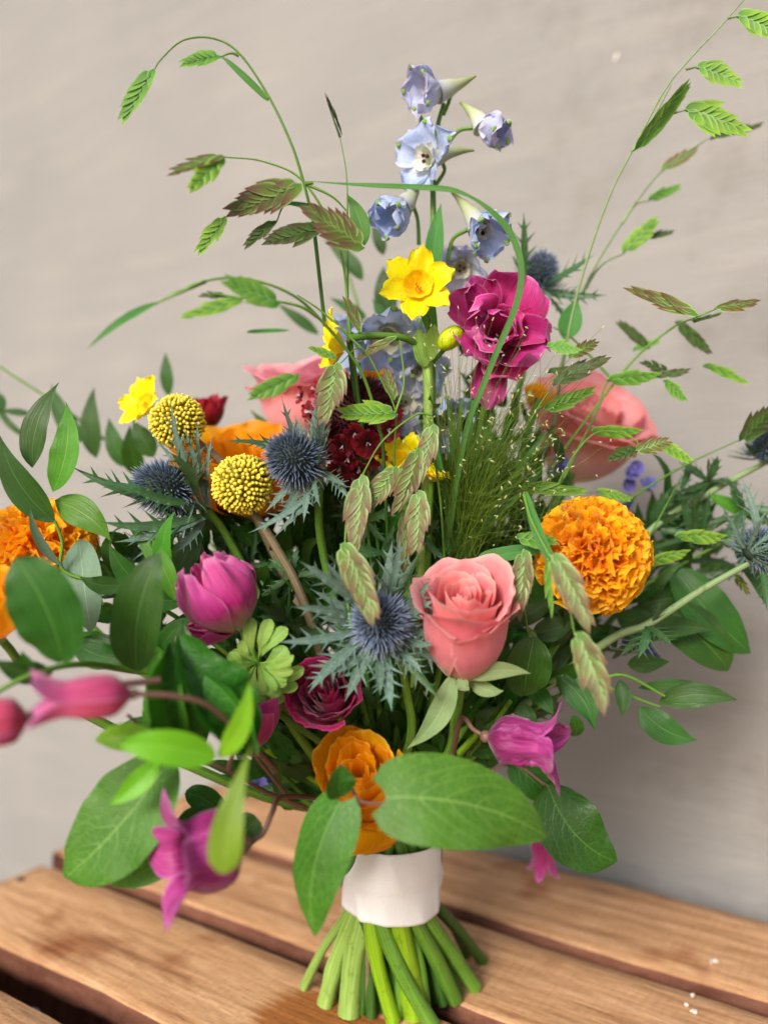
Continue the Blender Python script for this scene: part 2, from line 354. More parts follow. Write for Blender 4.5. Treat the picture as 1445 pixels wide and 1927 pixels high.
def toothed(mb, pts, W, nrm, teeth=4, n=None, fold=.15, mi=0, spine=.9, body=.45):
    """a spiny bract: narrow body with side spines sweeping forward"""
    rows = []; uvs = []; L = len(pts)-1; vs = []
    for k in range(teeth):
        a = .14+.72*k/teeth; st = .72/teeth
        vs += [(a, 0), (a+st*.5, 0), (a+st*.62, 1), (a+st*.72, 0)]
    vs = [(0, 0), (.07, 0)]+vs+[(.93, 0), (1, 0)]
    for v, sp in vs:
        s = v*L; k = min(int(s), L-1); p = pts[k].lerp(pts[k+1], s-k)
        t = (pts[min(k+2, L)]-pts[max(k-1, 0)]).normalized()
        nn = (nrm-t*nrm.dot(t)); nn = nn.normalized() if nn.length > 1e-4 else t.orthogonal().normalized()
        sd = t.cross(nn); env = math.sin(PI*min(1, .12+v*.93))**.7 if v < .97 else .02
        ww = W*body*max(.03, env); tip = W*(body+spine)*max(.25, env) if sp else ww
        row = []; ur = []
        for u in (-1, -.5, 0, .5, 1):
            q = p+sd*(u*ww if abs(u) < 1 else u*tip)+nn*(abs(u)*ww*fold)
            if sp and abs(u) == 1: q = q+t*(W*.9*env)+nn*W*.25
            row.append(q); ur.append((u*.5+.5, v))
        rows.append(row); uvs.append(ur)
    mb.grid(rows, uvs, mi)

def bez(a, b, bend=0., bow=0., n=12, side=None):
    """curve a->b; bend = sideways in the picture plane, bow = towards the viewer, as shares of its length"""
    d = b-a; L = d.length; s = d.cross(Vector((0, 1, 0))); s = s.normalized() if s.length > 1e-6 else Vector((1, 0, 0))
    c = (a+b)*.5+s*(bend*L*2)+Vector((0, -1, 0))*(bow*L*2)
    return [a*(1-t)**2+c*2*t*(1-t)+b*t*t for t in [i/n for i in range(n+1)]]
def leafp(root, mat, b, t, wpx, shape='lance', bend=0., bow=.08, nrm=(0, -1, .25), fold=.2, arch=0., wave=.12, twist=0, lobe=0, roll=0, name='leaf', label=None, curl=0, m=4, n=14, veins=0):
    """leaf from pixel base b=(x,y,depth) to pixel tip t=(x,y,depth), wpx = full width in photograph pixels"""
    if shape == 'lance' and mat.startswith('ruscus'): wpx *= .90
    A, B = P(*b), P(*t); pts = bez(A, B, bend, bow); W = wpx*.5/F*(b[2]+t[2])*.5
    nv = Vector(nrm).normalized()
    if roll: nv = Matrix.Rotation(roll, 3, (B-A).normalized()) @ nv
    mb = MB(); blade(mb, pts, W, nv, shape, fold, arch, wave, 2.5, twist, lobe, n, m, 0, curl, R.random()*50, 0, veins)
    return wpart(name, mb, MT[mat], root, label=label)
def stemw(root, pts, r0, r1=None, mat='stem', seg=8, n=6, name='stem', bump=0):
    r1 = r0 if r1 is None else r1
    mb = MB(); c = cr([Vector(p) for p in pts], n)
    mb.tube(c, lambda t: lerp(r0, r1, t)*(1+bump*math.sin(t*41)), seg)
    return wpart(name, mb, MT[mat], root)
def pxs(*l): return [P(*q) for q in l]

def open_petal(L, W, t0, t1, shape='petal', cup=.3, wave=.15, seed=0, n=12, m=5, r0=.0, z0=0., fold=0, curl=0, mat=None, notch=0):
    """petal leaving the axis (local z) towards +x; t0,t1 = angle from the axis at base and tip (radians)"""
    pts = [Vector((r0, 0, z0))]; K = 12
    for i in range(K):
        a = lerp(t0, t1, (i/(K-1))); pts.append(pts[-1]+Vector((math.sin(a), 0, math.cos(a)))*L/K)
    mb = MB(); wf_ = wfun(shape); rows = []; uvs = []
    for i in range(n+1):
        v = i/n; s = v*K; k = min(int(s), K-1); p = pts[k].lerp(pts[k+1], s-k); a = lerp(t0, t1, v)
        t = Vector((math.sin(a), 0, math.cos(a))); nn = Vector((-math.cos(a), 0, math.sin(a)))
        ww = max(wf_(min(v, .985) if v > .02 else .02), .1 if v > .5 else .12)*W; row = []; ur = []
        for j in range(-m, m+1):
            u = j/m
            off = cup*ww*u*u+fold*abs(u)*ww+curl*W*max(0, v-.7)**2*8
            if wave: off += wave*W*(.25+abs(u))*v*1.6*noise.noise(Vector((u*1.7+seed*3.1, v*2.3, seed)))
            q = p+Vector((0, 1, 0))*u*ww*(1-.12*cup*u*u)+nn*off
            if v > .9: q = q-t*(u*u*.08*L)
            if notch and v > .8: q = q-t*(notch*L*(1-abs(u))*(v-.8)*2)
            row.append(q); ur.append((u*.5+.5, v))
        rows.append(row); uvs.append(ur)
    mb.grid(rows, uvs); return mb
def cup_petal(Rr, H, half, flare=.0, curl=.0, spiral=0., ruffle=.02, seed=0, r0=.002, n=14, m=9, zb=0, pinch=0, point=.0, crumple=0, tw=.60, zd=.20):
    """petal wrapped about the axis like a shell; half = half angle it covers"""
    mb = MB(); rows = []; uvs = []
    for i in range(n+1):
        v = i/n; row = []; ur = []
        for j in range(-m, m+1):
            u = j/m
            e = max(0, (v-.72)/.28)
            rad = r0+(Rr-r0)*(1-(1-min(1, v*1.5))**2.3)+flare*Rr*max(0, v-.45)**2*3
            rad += curl*Rr*e*e*(.75+.25*math.cos(u*2.2))+spiral*Rr*u*v-pinch*Rr*v*v
            rad += ruffle*Rr*(.15+v*v)*2*noise.noise(Vector((u*2.1+seed*1.7, v*1.9, seed)))+ruffle*Rr*e*1.4*noise.noise(Vector((u*6+seed, 3.3, seed)))
            if crumple: rad += crumple*Rr*noise.noise(Vector((u*5+seed*1.3, v*5, seed)))*v
            a = half*math.sin(PI*(.16+tw*v))*u
            z = zb+H*v*(1-zd*v*v*abs(u)**2.2)-curl*Rr*.55*e**3+point*H*e*(1-abs(u))**2
            z += H*.035*e*noise.noise(Vector((u*3.5+seed*2, seed, 7)))
            row.append(Vector((rad*math.cos(a), rad*math.sin(a), z))); ur.append((u*.5+.5, v))
        rows.append(row); uvs.append(ur)
    mb.grid(rows, uvs); return mb
def RZ(a, tilt=0, z=0):
    return Matrix.Translation((0, 0, z)) @ Matrix.Rotation(a, 4, 'Z') @ Matrix.Rotation(tilt, 4, 'Y')

# ------------------------------------------------------------------ the bind and the feet of the stems
BX, BY = .004, .400
FEET = [(572, 1862, 9, 'stempale', 644), (612, 1893, 16, 'stempale', 652), (657, 1912, 22, 'stempale', 668), (690, 1910, 5, 'stembrown', 690), (740, 1925, 15, 'stemyel', 694),
        (812, 1932, 16, 'stem', 716), (780, 1915, 22, 'stemyel', 750), (856, 1886, 15, 'stem', 778), (893, 1862, 15, 'stem', 802), (908, 1812, 11, 'stemdark', 822),
        (722, 1905, 9, 'stemdark', 680), (878, 1800, 8, 'stemdark', 826), (632, 1850, 9, 'stemdark', 655), (760, 1870, 9, 'stemdark', 735), (690, 1860, 9, 'stemdark', 700), (830, 1850, 10, 'stemdark', 790)]
FI = [0]
def bound_stem(root, pts, r, mat='stem', foot=None, name='stem', toppx=None):
    """stem from the head through the bind to a foot on the board"""
    if foot is None:
        i = FI[0]; FI[0] += 1
        if i < len(FEET): foot = FEET[i]
    if foot:
        fx, fy, fr, fm, tpx = foot; d = CAMZ*F/(fy-CY); ft = Vector(((fx-CX)/F*d, d, .001))
        side = (tpx-732)/92; d2 = BY-.0180*math.sqrt(max(0, 1-side*side)) if fy > 1855 else BY+.004
        mid = Vector(((tpx-CX)/F*(d2), d2, .05)); q = Vector((mid.x-BX, mid.y-BY, 0)); q = q*min(1, (.0228-fr/F*d*.95)/q.length); mid = Vector((BX+q.x, BY+q.y, .05)); top = Vector((BX+(mid.x-BX)*.85, BY+(mid.y-BY)*.85, .085)); r2 = fr/F*d
    else:
        a = R.random()*2*PI; k = math.sqrt(R.random()); 
        mid = Vector((BX+math.cos(a)*k*.016, BY+.002+math.sin(a)*k*.016, .05)); top = Vector((mid.x, mid.y, .085))
        ft = Vector((BX+.002+math.cos(a)*k*.032, BY+.006+math.sin(a)*k*.024, .001)); r2 = max(r*1.25, .0026); fm = mat
    up = [Vector(p) for p in pts]
    mb = MB(); c = cr(up+[top, mid], 6); mb.tube(c, lambda t: lerp(r, max(r, min(r2, .0028)), t), 8)
    nk = R.uniform(.25, .9)
    c2 = cr([top.lerp(mid, .6), mid, mid.lerp(ft, .5)+Vector((rj(.0022), rj(.0012), 0)), ft], 5)
    mb.tube(c2, lambda t: r2*(.85+.15*t)*(1+(.16 if abs(t-nk) < .04 else 0)+.05*math.sin(t*9+nk*30)), 12, 1)
    mb.mi[-1] = 2
    return wpart(name, mb, [MT[mat], MT[fm], MT['cut']], root)

# ------------------------------------------------------------------ the setting: wall, ground, slatted table
RZT = Matrix.Rotation(math.atan2(-.539, .842), 4, 'Z'); TAB = Matrix.Translation((.043, .596, 0)) @ RZT
def wall_mat():
    m, n, out = nodes('plaster_wall'); t = n.nodes.new('ShaderNodeTexCoord'); o = t.outputs['Object']
    mp = n.nodes.new('ShaderNodeMapping'); mp.inputs['Scale'].default_value = (1, 1, 7); n.links.new(o, mp.inputs[0])
    a = noise_n(n, mp.outputs[0], 9, 6, .6); b = noise_n(n, o, 3.2, 5, .55); c = noise_n(n, mp.outputs[0], 60, 4, .6); g = noise_n(n, o, 900, 2)
    col = mixc(n, mth(n, 'MULTIPLY', mth(n, 'SUBTRACT', b, .3), 2.2, None, True), lin('8b8987'), lin('979491'))
    col = mixc(n, mth(n, 'MULTIPLY', mth(n, 'SUBTRACT', a, .5, None, True), 1.6, None, True), col, lin('a5a09a'))
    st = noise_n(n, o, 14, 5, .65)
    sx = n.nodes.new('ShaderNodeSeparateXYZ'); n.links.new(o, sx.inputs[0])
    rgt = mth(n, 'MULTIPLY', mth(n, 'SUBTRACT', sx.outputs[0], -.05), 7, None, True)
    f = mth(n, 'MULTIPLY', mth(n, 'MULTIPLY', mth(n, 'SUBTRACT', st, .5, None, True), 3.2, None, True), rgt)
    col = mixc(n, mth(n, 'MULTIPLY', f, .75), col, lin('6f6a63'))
    bh = mth(n, 'ADD', mth(n, 'ADD', mth(n, 'MULTIPLY', a, 2), c), mth(n, 'MULTIPLY', g, .35))
    return finish(m, n, out, col, .85, 0, bh, .38, .0022, .15)
def wood_mat(name, lo, hi, dark, wet=None):
    m, n, out = nodes(name); t = n.nodes.new('ShaderNodeTexCoord'); o = t.outputs['Object']
    oi = n.nodes.new('ShaderNodeObjectInfo')
    va = n.nodes.new('ShaderNodeVectorMath'); va.operation = 'ADD'; n.links.new(o, va.inputs[0])
    n.links.new(comb(n, mth(n, 'MULTIPLY', oi.outputs['Random'], 7), mth(n, 'MULTIPLY', oi.outputs['Random'], 3), 0), va.inputs[1])
    mp = n.nodes.new('ShaderNodeMapping'); mp.inputs['Scale'].default_value = (1.6, 22, 10); n.links.new(va.outputs[0], mp.inputs[0])
    wv = noise_n(n, mp.outputs[0], 6, 6, .65)
    mp2 = n.nodes.new('ShaderNodeMapping'); mp2.inputs['Scale'].default_value = (40, 400, 100); n.links.new(va.outputs[0], mp2.inputs[0])
    fi = noise_n(n, mp2.outputs[0], 1.4, 4, .7)
    saw = n.nodes.new('ShaderNodeTexWave'); saw.inputs['Scale'].default_value = 60; saw.inputs['Distortion'].default_value = 3; n.links.new(o, saw.inputs[0])
    col = ramp(n, [(.25, dark), (.45, lo), (.7, hi)], wv)
    col = mixc(n, mth(n, 'MULTIPLY', mth(n, 'SUBTRACT', fi, .42, None, True), 3.4, None, True), col, mixc(n, 1.0, col, (.70, .62, .55, 1), 'MULTIPLY'))
    mp3 = n.nodes.new('ShaderNodeMapping'); mp3.inputs['Scale'].default_value = (3, 90, 40); n.links.new(va.outputs[0], mp3.inputs[0])
    ck = noise_n(n, mp3.outputs[0], 3, 5, .6)
    col = mixc(n, mth(n, 'MULTIPLY', mth(n, 'SUBTRACT', ck, .64, None, True), 12, None, True), col, mixc(n, 1.0, col, (.45, .36, .30, 1), 'MULTIPLY'))
    kn = noise_n(n, va.outputs[0], 17, 3, .5)
    col = mixc(n, mth(n, 'MULTIPLY', mth(n, 'SUBTRACT', kn, .60, None, True), 8, None, True), col, mixc(n, 1.0, col, (.62, .45, .38, 1), 'MULTIPLY'))
    if wet:
        s = n.nodes.new('ShaderNodeVectorMath'); s.operation = 'DISTANCE'; n.links.new(o, s.inputs[0]); s.inputs[1].default_value = wet
        d = mth(n, 'ADD', s.outputs['Value'], mth(n, 'MULTIPLY', mth(n, 'SUBTRACT', wv, .5), .05))
        k = mth(n, 'MULTIPLY', mth(n, 'SUBTRACT', .043, d), 90, None, True)
        col = mixc(n, k, col, mixc(n, 1.0, col, (.62, .40, .22, 1), 'MULTIPLY'))
    bh = mth(n, 'ADD', mth(n, 'ADD', wv, mth(n, 'MULTIPLY', fi, .6)), mth(n, 'MULTIPLY', saw.outputs[1], .25))
    return finish(m, n, out, col, .75, 0, bh, .8, .0016, .15)
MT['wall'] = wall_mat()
MT['wood'] = wood_mat('rough_sawn_board', lin('c0946c'), lin('e0b48c'), lin('80543a'))
MT['woodwet'] = wood_mat('rough_sawn_board_damp', lin('c4986e'), lin('e4b88e'), lin('86583c'), (.058, -.228, 0))
MT['woodedge'] = wood_mat('reddish_board_edge', lin('6c4638'), lin('885c4a'), lin('402820'))
MT['ground'] = plain_mat('dark_paving', lin('5a5652'), lin('7a746e'), 20, .9)
MT['metal'] = plain_mat('grey_metal', lin('7a7c84'), lin('8e9098'), 60, .4)
MT['steel'] = plain_mat('dull_nail', lin('3a302c'), lin('54463e'), 300, .5)
MT['speck'] = plain_mat('white_speck', lin('d8d0c8'), lin('ece6e0'), 300, .7)

mb = MB(); mb.grid([[Vector((x, y, -.46)) for x in (-6, 0, 6)] for y in (-6, 0, 6)], [[(0, 0)]*3]*3)
g = obj('ground', mb.mesh('ground', MT['ground'])); g['kind'] = 'structure'
mb = MB()
prof = [(.05, -.46), (.05, 1.9), (.25, 1.9), (.25, -.46)]
mb.grid([[Vector((x, y, z)) for y, z in prof] for x in [-3+i*.25 for i in range(25)]], [[(0, 0)]*4]*25, 0, True)
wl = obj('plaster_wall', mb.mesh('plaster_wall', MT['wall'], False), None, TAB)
wl['label'] = 'beige plastered wall with faint brush marks behind the bouquet'; wl['category'] = 'wall'

mb = MB(); mb.ball(TAB.inverted() @ Vector((.1672, .5755, .5734)), .0026, 8, 5, (.45, .25, 1.2), 0, Matrix.Rotation(.5, 3, 'Y'))
obj('paint_chip', mb.mesh('paint_chip', MT['speck']), wl)
tab = thing('wooden_crate', 'rough slatted wooden crate top that the bouquet stands on', 'crate', Vector((.043, .596, 0)))
tab.matrix_basis = TAB; ROOTM[tab.name] = TAB
def board(x0, x1, y0, y1, th, seed, mat, dz=0):
    mb = MB(); N = 60; b = .0014; rows = []; uvs = []
    for i in range(N+1):
        x = lerp(x0, x1, i/N); w0 = .0035*noise.noise(Vector((x*9, seed, 0)))+.0012*noise.noise(Vector((x*40, seed, 3)))
        w1 = .0035*noise.noise(Vector((x*9, seed, 9)))+.0012*noise.noise(Vector((x*40, seed, 5)))
        e = b if i in (0, N) else 0
        a, c = y0+w0+e, y1+w1-e
        zs = lambda y: dz+.0007*noise.noise(Vector((x*8, y*30, seed)))
        row = [Vector((x, a, -th)), Vector((x, a-.0008, -th*.5)), Vector((x, a, -b*1.6)), Vector((x, a+b*.35, -b*.5)), Vector((x, a+b, 0-e*.5))]
        row += [Vector((x, lerp(a+b, c-b, k/6), zs(lerp(a, c, k/6))-e*.5)) for k in range(1, 6)]
        row += [Vector((x, c-b, -e*.5)), Vector((x, c-b*.35, -b*.5)), Vector((x, c, -b*1.6)), Vector((x, c, -th))]
        rows.append(row); uvs.append([(i/N, k/13) for k in range(14)])
    mb.grid(rows, uvs, 0, True)
    for idx in range(len(mb.f)): mb.mi[idx] = 1 if (idx % 14) in (0, 1, 2, 11, 12) else 0
    mb.f.append(tuple(range(14))[::-1]); mb.mi.append(1); mb.f.append(tuple(N*14+k for k in range(14))); mb.mi.append(1)
    return obj('board', mb.mesh('board', [MT[mat], MT['woodedge']]), tab)
board(-.232, .75, -.086, .000, .014, 1.3, 'wood')
board(-.226, .75, -.171, -.0985, .014, 4.1, 'wood')
board(-.214, .75, -.262, -.185, .014, 7.7, 'woodwet')
board(-.205, .75, -.37, -.286, .014, 9.2, 'wood')
board(-.205, .75, -.47, -.39, .014, 12.2, 'wood')
for x in (-.19, .62):
    mb = MB(); mb.grid([[Vector((x+dx, y, z)) for dx, z in ((-.022, -.0145), (.022, -.0145), (.022, -.05), (-.022, -.05))] for y in (-.48, -.001)], [[(0, 0)]*4]*2, 0, True)
    mb.f += [(0, 1, 2, 3), (4, 7, 6, 5)]; mb.mi += [0, 0]
    obj('batten', mb.mesh('batten', MT['woodedge'], False), tab)
for (x0, x1, y0, y1) in ((-.2, .74, -.475, -.463), (-.224, -.2125, -.475, -.004), (.7425, .754, -.475, -.004)):  # unseen panels, added to keep sunlight out from under the boards
    mb = MB(); mb.grid([[Vector((x, y, z)) for x, y in ((x0, y0), (x1, y0), (x1, y1), (x0, y1))] for z in (-.459, -.0515)], [[(0, 0)]*4]*2, 0, True)
    mb.f += [(3, 2, 1, 0), (4, 5, 6, 7)]; mb.mi += [0, 0]; obj('sun_block_panel', mb.mesh('sun_block_panel', MT['woodedge'], False), tab)
mb = MB(); mb.tube([Vector((-.10, -.272, -.30)), Vector((-.10, -.272, -.02))], .006, 12); obj('metal_rod', mb.mesh('metal_rod', MT['metal']), tab)
for x, y in ((-.205, -.208), (-.196, -.238), (-.205, -.06), (-.2, -.13), (-.19, -.31)):
    mb = MB(); mb.tube([Vector((x, y, -.002)), Vector((x, y, .0008))], .0025, 10); obj('nail', mb.mesh('nail', MT['steel']), tab)
mb = MB()
for k in range(16):
    px, py = R.choice([(1341, 1812), (1300, 1875), (1296, 1893), (1302, 1905)]); px += rj(7); py += rj(4); d = CAMZ*F/(py-CY)
    mb.ball(P(px, py, d)+Vector((0, 0, .0008)), rj(.0006, .0014), 6, 4, (1, 1, .5))
inv = TAB.inverted(); mb.v = [inv @ p for p in mb.v]
obj('paint_speck', mb.mesh('paint_speck', MT['speck']), tab, None, 'stuff')

# ribbon round the stems
MT['ribbon'] = plain_mat('white_satin_ribbon', lin('eef1f6'), lin('f6f8fc'), 1400, .5, .12, False, .2, .5)
rib = thing('ribbon_wrap', 'white satin ribbon wrapped round the bouquet stems above the table', 'ribbon', Vector((BX, BY, .05)))
mb = MB(); rows = []; uvs = []
NS = 96
for k in range(25):
    v = k/24; row = []; ur = []
    for j in range(NS+8):
        a = 2*PI*j/NS+PI/2; s = j/NS
        r = .0243+.0004*s+.0010*(1-v)*0+.0005*noise.noise(Vector((math.cos(a)*1.6, math.sin(a)*1.6, v*1.5)))+.0011*max(0, noise.noise(Vector((math.cos(a)*2.5+v*1.5, math.sin(a)*2.5, v*1.2+4))))**1.5*3
        r += .0009*math.exp(-((v-.25-.06*math.sin(a*2+1))/.03)**2) if 0 else 0
        r += .00045/(1+math.exp(-(v-.52-.10*math.sin(a+.6))*140))
        z = .0495+v*.0335+.0016*math.cos(a+.4)*(v-.2)+.0006*math.sin(a*2)
        row.append(Vector((BX+r*math.cos(a)*.985, BY+r*math.sin(a), z))); ur.append((s, v))
    rows.append(row); uvs.append(ur)
mb.grid(rows, uvs)
o_ = wpart('ribbon_band', mb, MT['ribbon'], rib)
sm = o_.modifiers.new('thickness', 'SOLIDIFY'); sm.thickness = .0006; sm.offset = -1
for zz, aa in ((.0605, 4.6), (.0695, 4.62)):
    pass

# ------------------------------------------------------------------ flower builders
def rose(label, base, axis, Rr, H, mat, stem, seed=1, openn=0, n_in=9, n_mid=8, n_out=7, group='roses in the bouquet', sepals=()):
    rt = thing('rose', label, 'rose', P(*base), axis, seed, group); k = 0; ga = 2.4
    rr = random.Random(seed)
    K = dict(tw=.46, zd=.16)
    for i in range(n_in):
        f = i/n_in
        me = cup_petal(Rr*(.08+.40*f), H*(.80+.07*f), 2.1-.5*f, 0, .06+.12*f, .14, .03, seed+i, .0012, 12, 12, H*.03, .16, **K).mesh('petal', MT[mat])
        obj('petal', me, rt, RZ(k*ga+rr.uniform(-.3, .3))); k += 1
    for i in range(n_mid):
        f = i/n_mid
        me = cup_petal(Rr*(.50+.26*f), H*(.86+.05*f+rr.uniform(-.03, .03)), 1.45-.2*f, .02+openn*.12, .14+openn*.2+.10*f, .09, .035, seed+20+i, .002, 14, 12, H*.015, .05, rr.choice([0, .03]), **K).mesh('petal', MT[mat])
        obj('petal', me, rt, RZ(k*ga+rr.uniform(-.25, .25), openn*.05*f)); k += 1
    for i in range(n_out):
        f = i/n_out
        me = cup_petal(Rr*(.80+.18*f), H*(.92+rr.uniform(-.12, .05)+.02*f), 1.25, .02+openn*.16, .20+openn*.25+rr.uniform(0, .12), .05, .05, seed+40+i, .003, 16, 12, 0, 0, rr.choice([0, .03, .05]), **K).mesh('petal', MT[mat])
        obj('petal', me, rt, RZ(k*ga+rr.uniform(-.2, .2), openn*.10*f)); k += 1
    mb = MB(); mb.ball(Vector((0, 0, -.001)), Rr*.28, 12, 8, (1, 1, 1.1)); obj('hip', mb.mesh('hip', MT['sepal']), rt)
    for s in sepals: leafp(rt, 'sepal', *s[:3], bend=s[3], shape='lance', fold=.3, wave=.35, name='sepal')
    bound_stem(rt, stem, .0024)
    return rt
def ball_flower(name, label, cat, base, axis, Rr, H, mat, stem, seed, n=22, flare=.1, curl=.12, crumple=0, pinch=.1, ruffle=.06, half=(1.1, .75), group=None, smin=.15, roll=0, srad=.0018, zpow=1.0, hin=.72):
    rt = thing(name, label, cat, P(*base), axis, roll, group); rr = random.Random(seed)
    for i in range(n):
        f = i/(n-1)
        me = cup_petal(Rr*(smin+(1-smin)*f**.85), H*(hin+(1-hin)*f**zpow+rr.uniform(-.05, .05)), lerp(*half, f), flare*f, curl*(.2+f)*rr.uniform(.5, 1.4), .08, ruffle, seed+i*1.3, .0015, 14, 12, 0, pinch*(1-f*.8), rr.choice([0, .03]), crumple, .46, .15).mesh('petal', MT[mat])
        obj('petal', me, rt, RZ(i*2.4+rr.uniform(-.4, .4), rr.uniform(-.05, .08)*f))
    if stem: bound_stem(rt, stem, srad)
    return rt
def marigold(label, c, axis, Rr, stem, seed, n=270, flat=.85, foot=True):
    rt = thing('marigold', label, 'marigold', P(*c), axis, seed, 'marigolds in the bouquet'); rr = random.Random(seed)
    var = []
    for k in range(7):
        mb = MB(); rows = []; uvs = []; nn, m = 6, 5; L = Rr*.50; W = Rr*(.17+.03*(k % 3))
        for i in range(nn+1):
            v = i/nn; row = []; ur = []
            for j in range(-m, m+1):
                u = j/m; ww = W*(.25+.75*math.sin(min(1, v*1.15)*PI*.5))
                zz = L*v*(1-.10*u*u)+L*.07*noise.noise(Vector((u*4, k*3.1, 2)))*v
                y = u*ww; x = W*.55*(u*u-.3)*(.4+v)+W*.85*noise.noise(Vector((u*2.6+k*5, v*2, k)))*v*v+W*.4*v**3*(1 if k % 2 else .2)+W*.3*math.sin(u*6+k)*v**3
                row.append(Vector((x, y, zz))); ur.append((u*.5+.5, v))
            rows.append(row); uvs.append(ur)
        mb.grid(rows, uvs); var.append(mb.mesh('petal', MT['marigold']))
    for i in range(n):
        z = 1-(i+.5)/n*1.38; r = math.sqrt(max(0, 1-z*z)); a = i*2.39996
        nv = Vector((r*math.cos(a), r*math.sin(a), z)); nv = (nv+Vector((rr.uniform(-1, 1), rr.uniform(-1, 1), rr.uniform(-1, 1)))*.10).normalized()
        q = nv.to_track_quat('Z', 'Y').to_matrix().to_4x4() @ Matrix.Rotation(rr.uniform(0, 6.28), 4, 'Z')
        pos = Vector((nv.x*Rr*.58, nv.y*Rr*.58, nv.z*Rr*.58*flat)); s = rr.uniform(.85, 1.12)
        obj('petal', var[i % 7], rt, Matrix.Translation(pos) @ q @ Matrix.Scale(s, 4))
    mb = MB(); mb.ball(Vector((0, 0, 0)), Rr*.66, 20, 12, (1, 1, flat)); obj('flower_core', mb.mesh('flower_core', MT['marigold']), rt)
    mb = MB(); mb.tube([Vector((0, 0, -Rr*1.25)), Vector((0, 0, -Rr*.9)), Vector((0, 0, -Rr*.45))], lambda t: Rr*(.12+.42*t), 14); obj('calyx', mb.mesh('calyx', MT['stem']), rt)
    if stem: bound_stem(rt, stem, .0020)
    return rt
def craspedia(label, c, axis, Rr, stem):
    rt = thing('craspedia', label, 'craspedia', P(*c), axis, 0, 'craspedia balls in the bouquet'); mb = MB(); n = 430
    for i in range(n):
        z = 1-(i+.5)/n*1.94; r = math.sqrt(max(0, 1-z*z)); a = i*2.39996; nv = Vector((r*math.cos(a), r*math.sin(a), z))
        nv = (nv+Vector((rj(1), rj(1), rj(1)))*.045).normalized()
        s = rj(.8, 1.15); h = Rr*rj(.15, .26)*(1+.25*noise.noise(nv*1.5)); w_ = Rr*.068*s; b0 = Vector((nv.x, nv.y, nv.z*.95))*Rr*(.82+.03*noise.noise(nv*2))
        aa = nv.orthogonal().normalized(); bb = nv.cross(aa); rows = []; uvs = []
        for hh, ww in ((0, .8), (.55, 1.05), (.8, .92), (1, .45), (1.04, .02)):
            rows.append([b0+nv*h*hh+(aa*math.cos(2*PI*j/6)+bb*math.sin(2*PI*j/6))*w_*ww for j in range(6)]); uvs.append([(j/6, min(1, hh)) for j in range(6)])
        mb.grid(rows, uvs, 0, True)
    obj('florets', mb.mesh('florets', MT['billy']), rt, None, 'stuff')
    mb = MB(); mb.ball(Vector((0, 0, 0)), Rr*.84, 20, 14, (1, 1, .95)); obj('flower_core', mb.mesh('flower_core', MT['billycore']), rt)
    bound_stem(rt, stem, .0019, 'stembrown')
    return rt
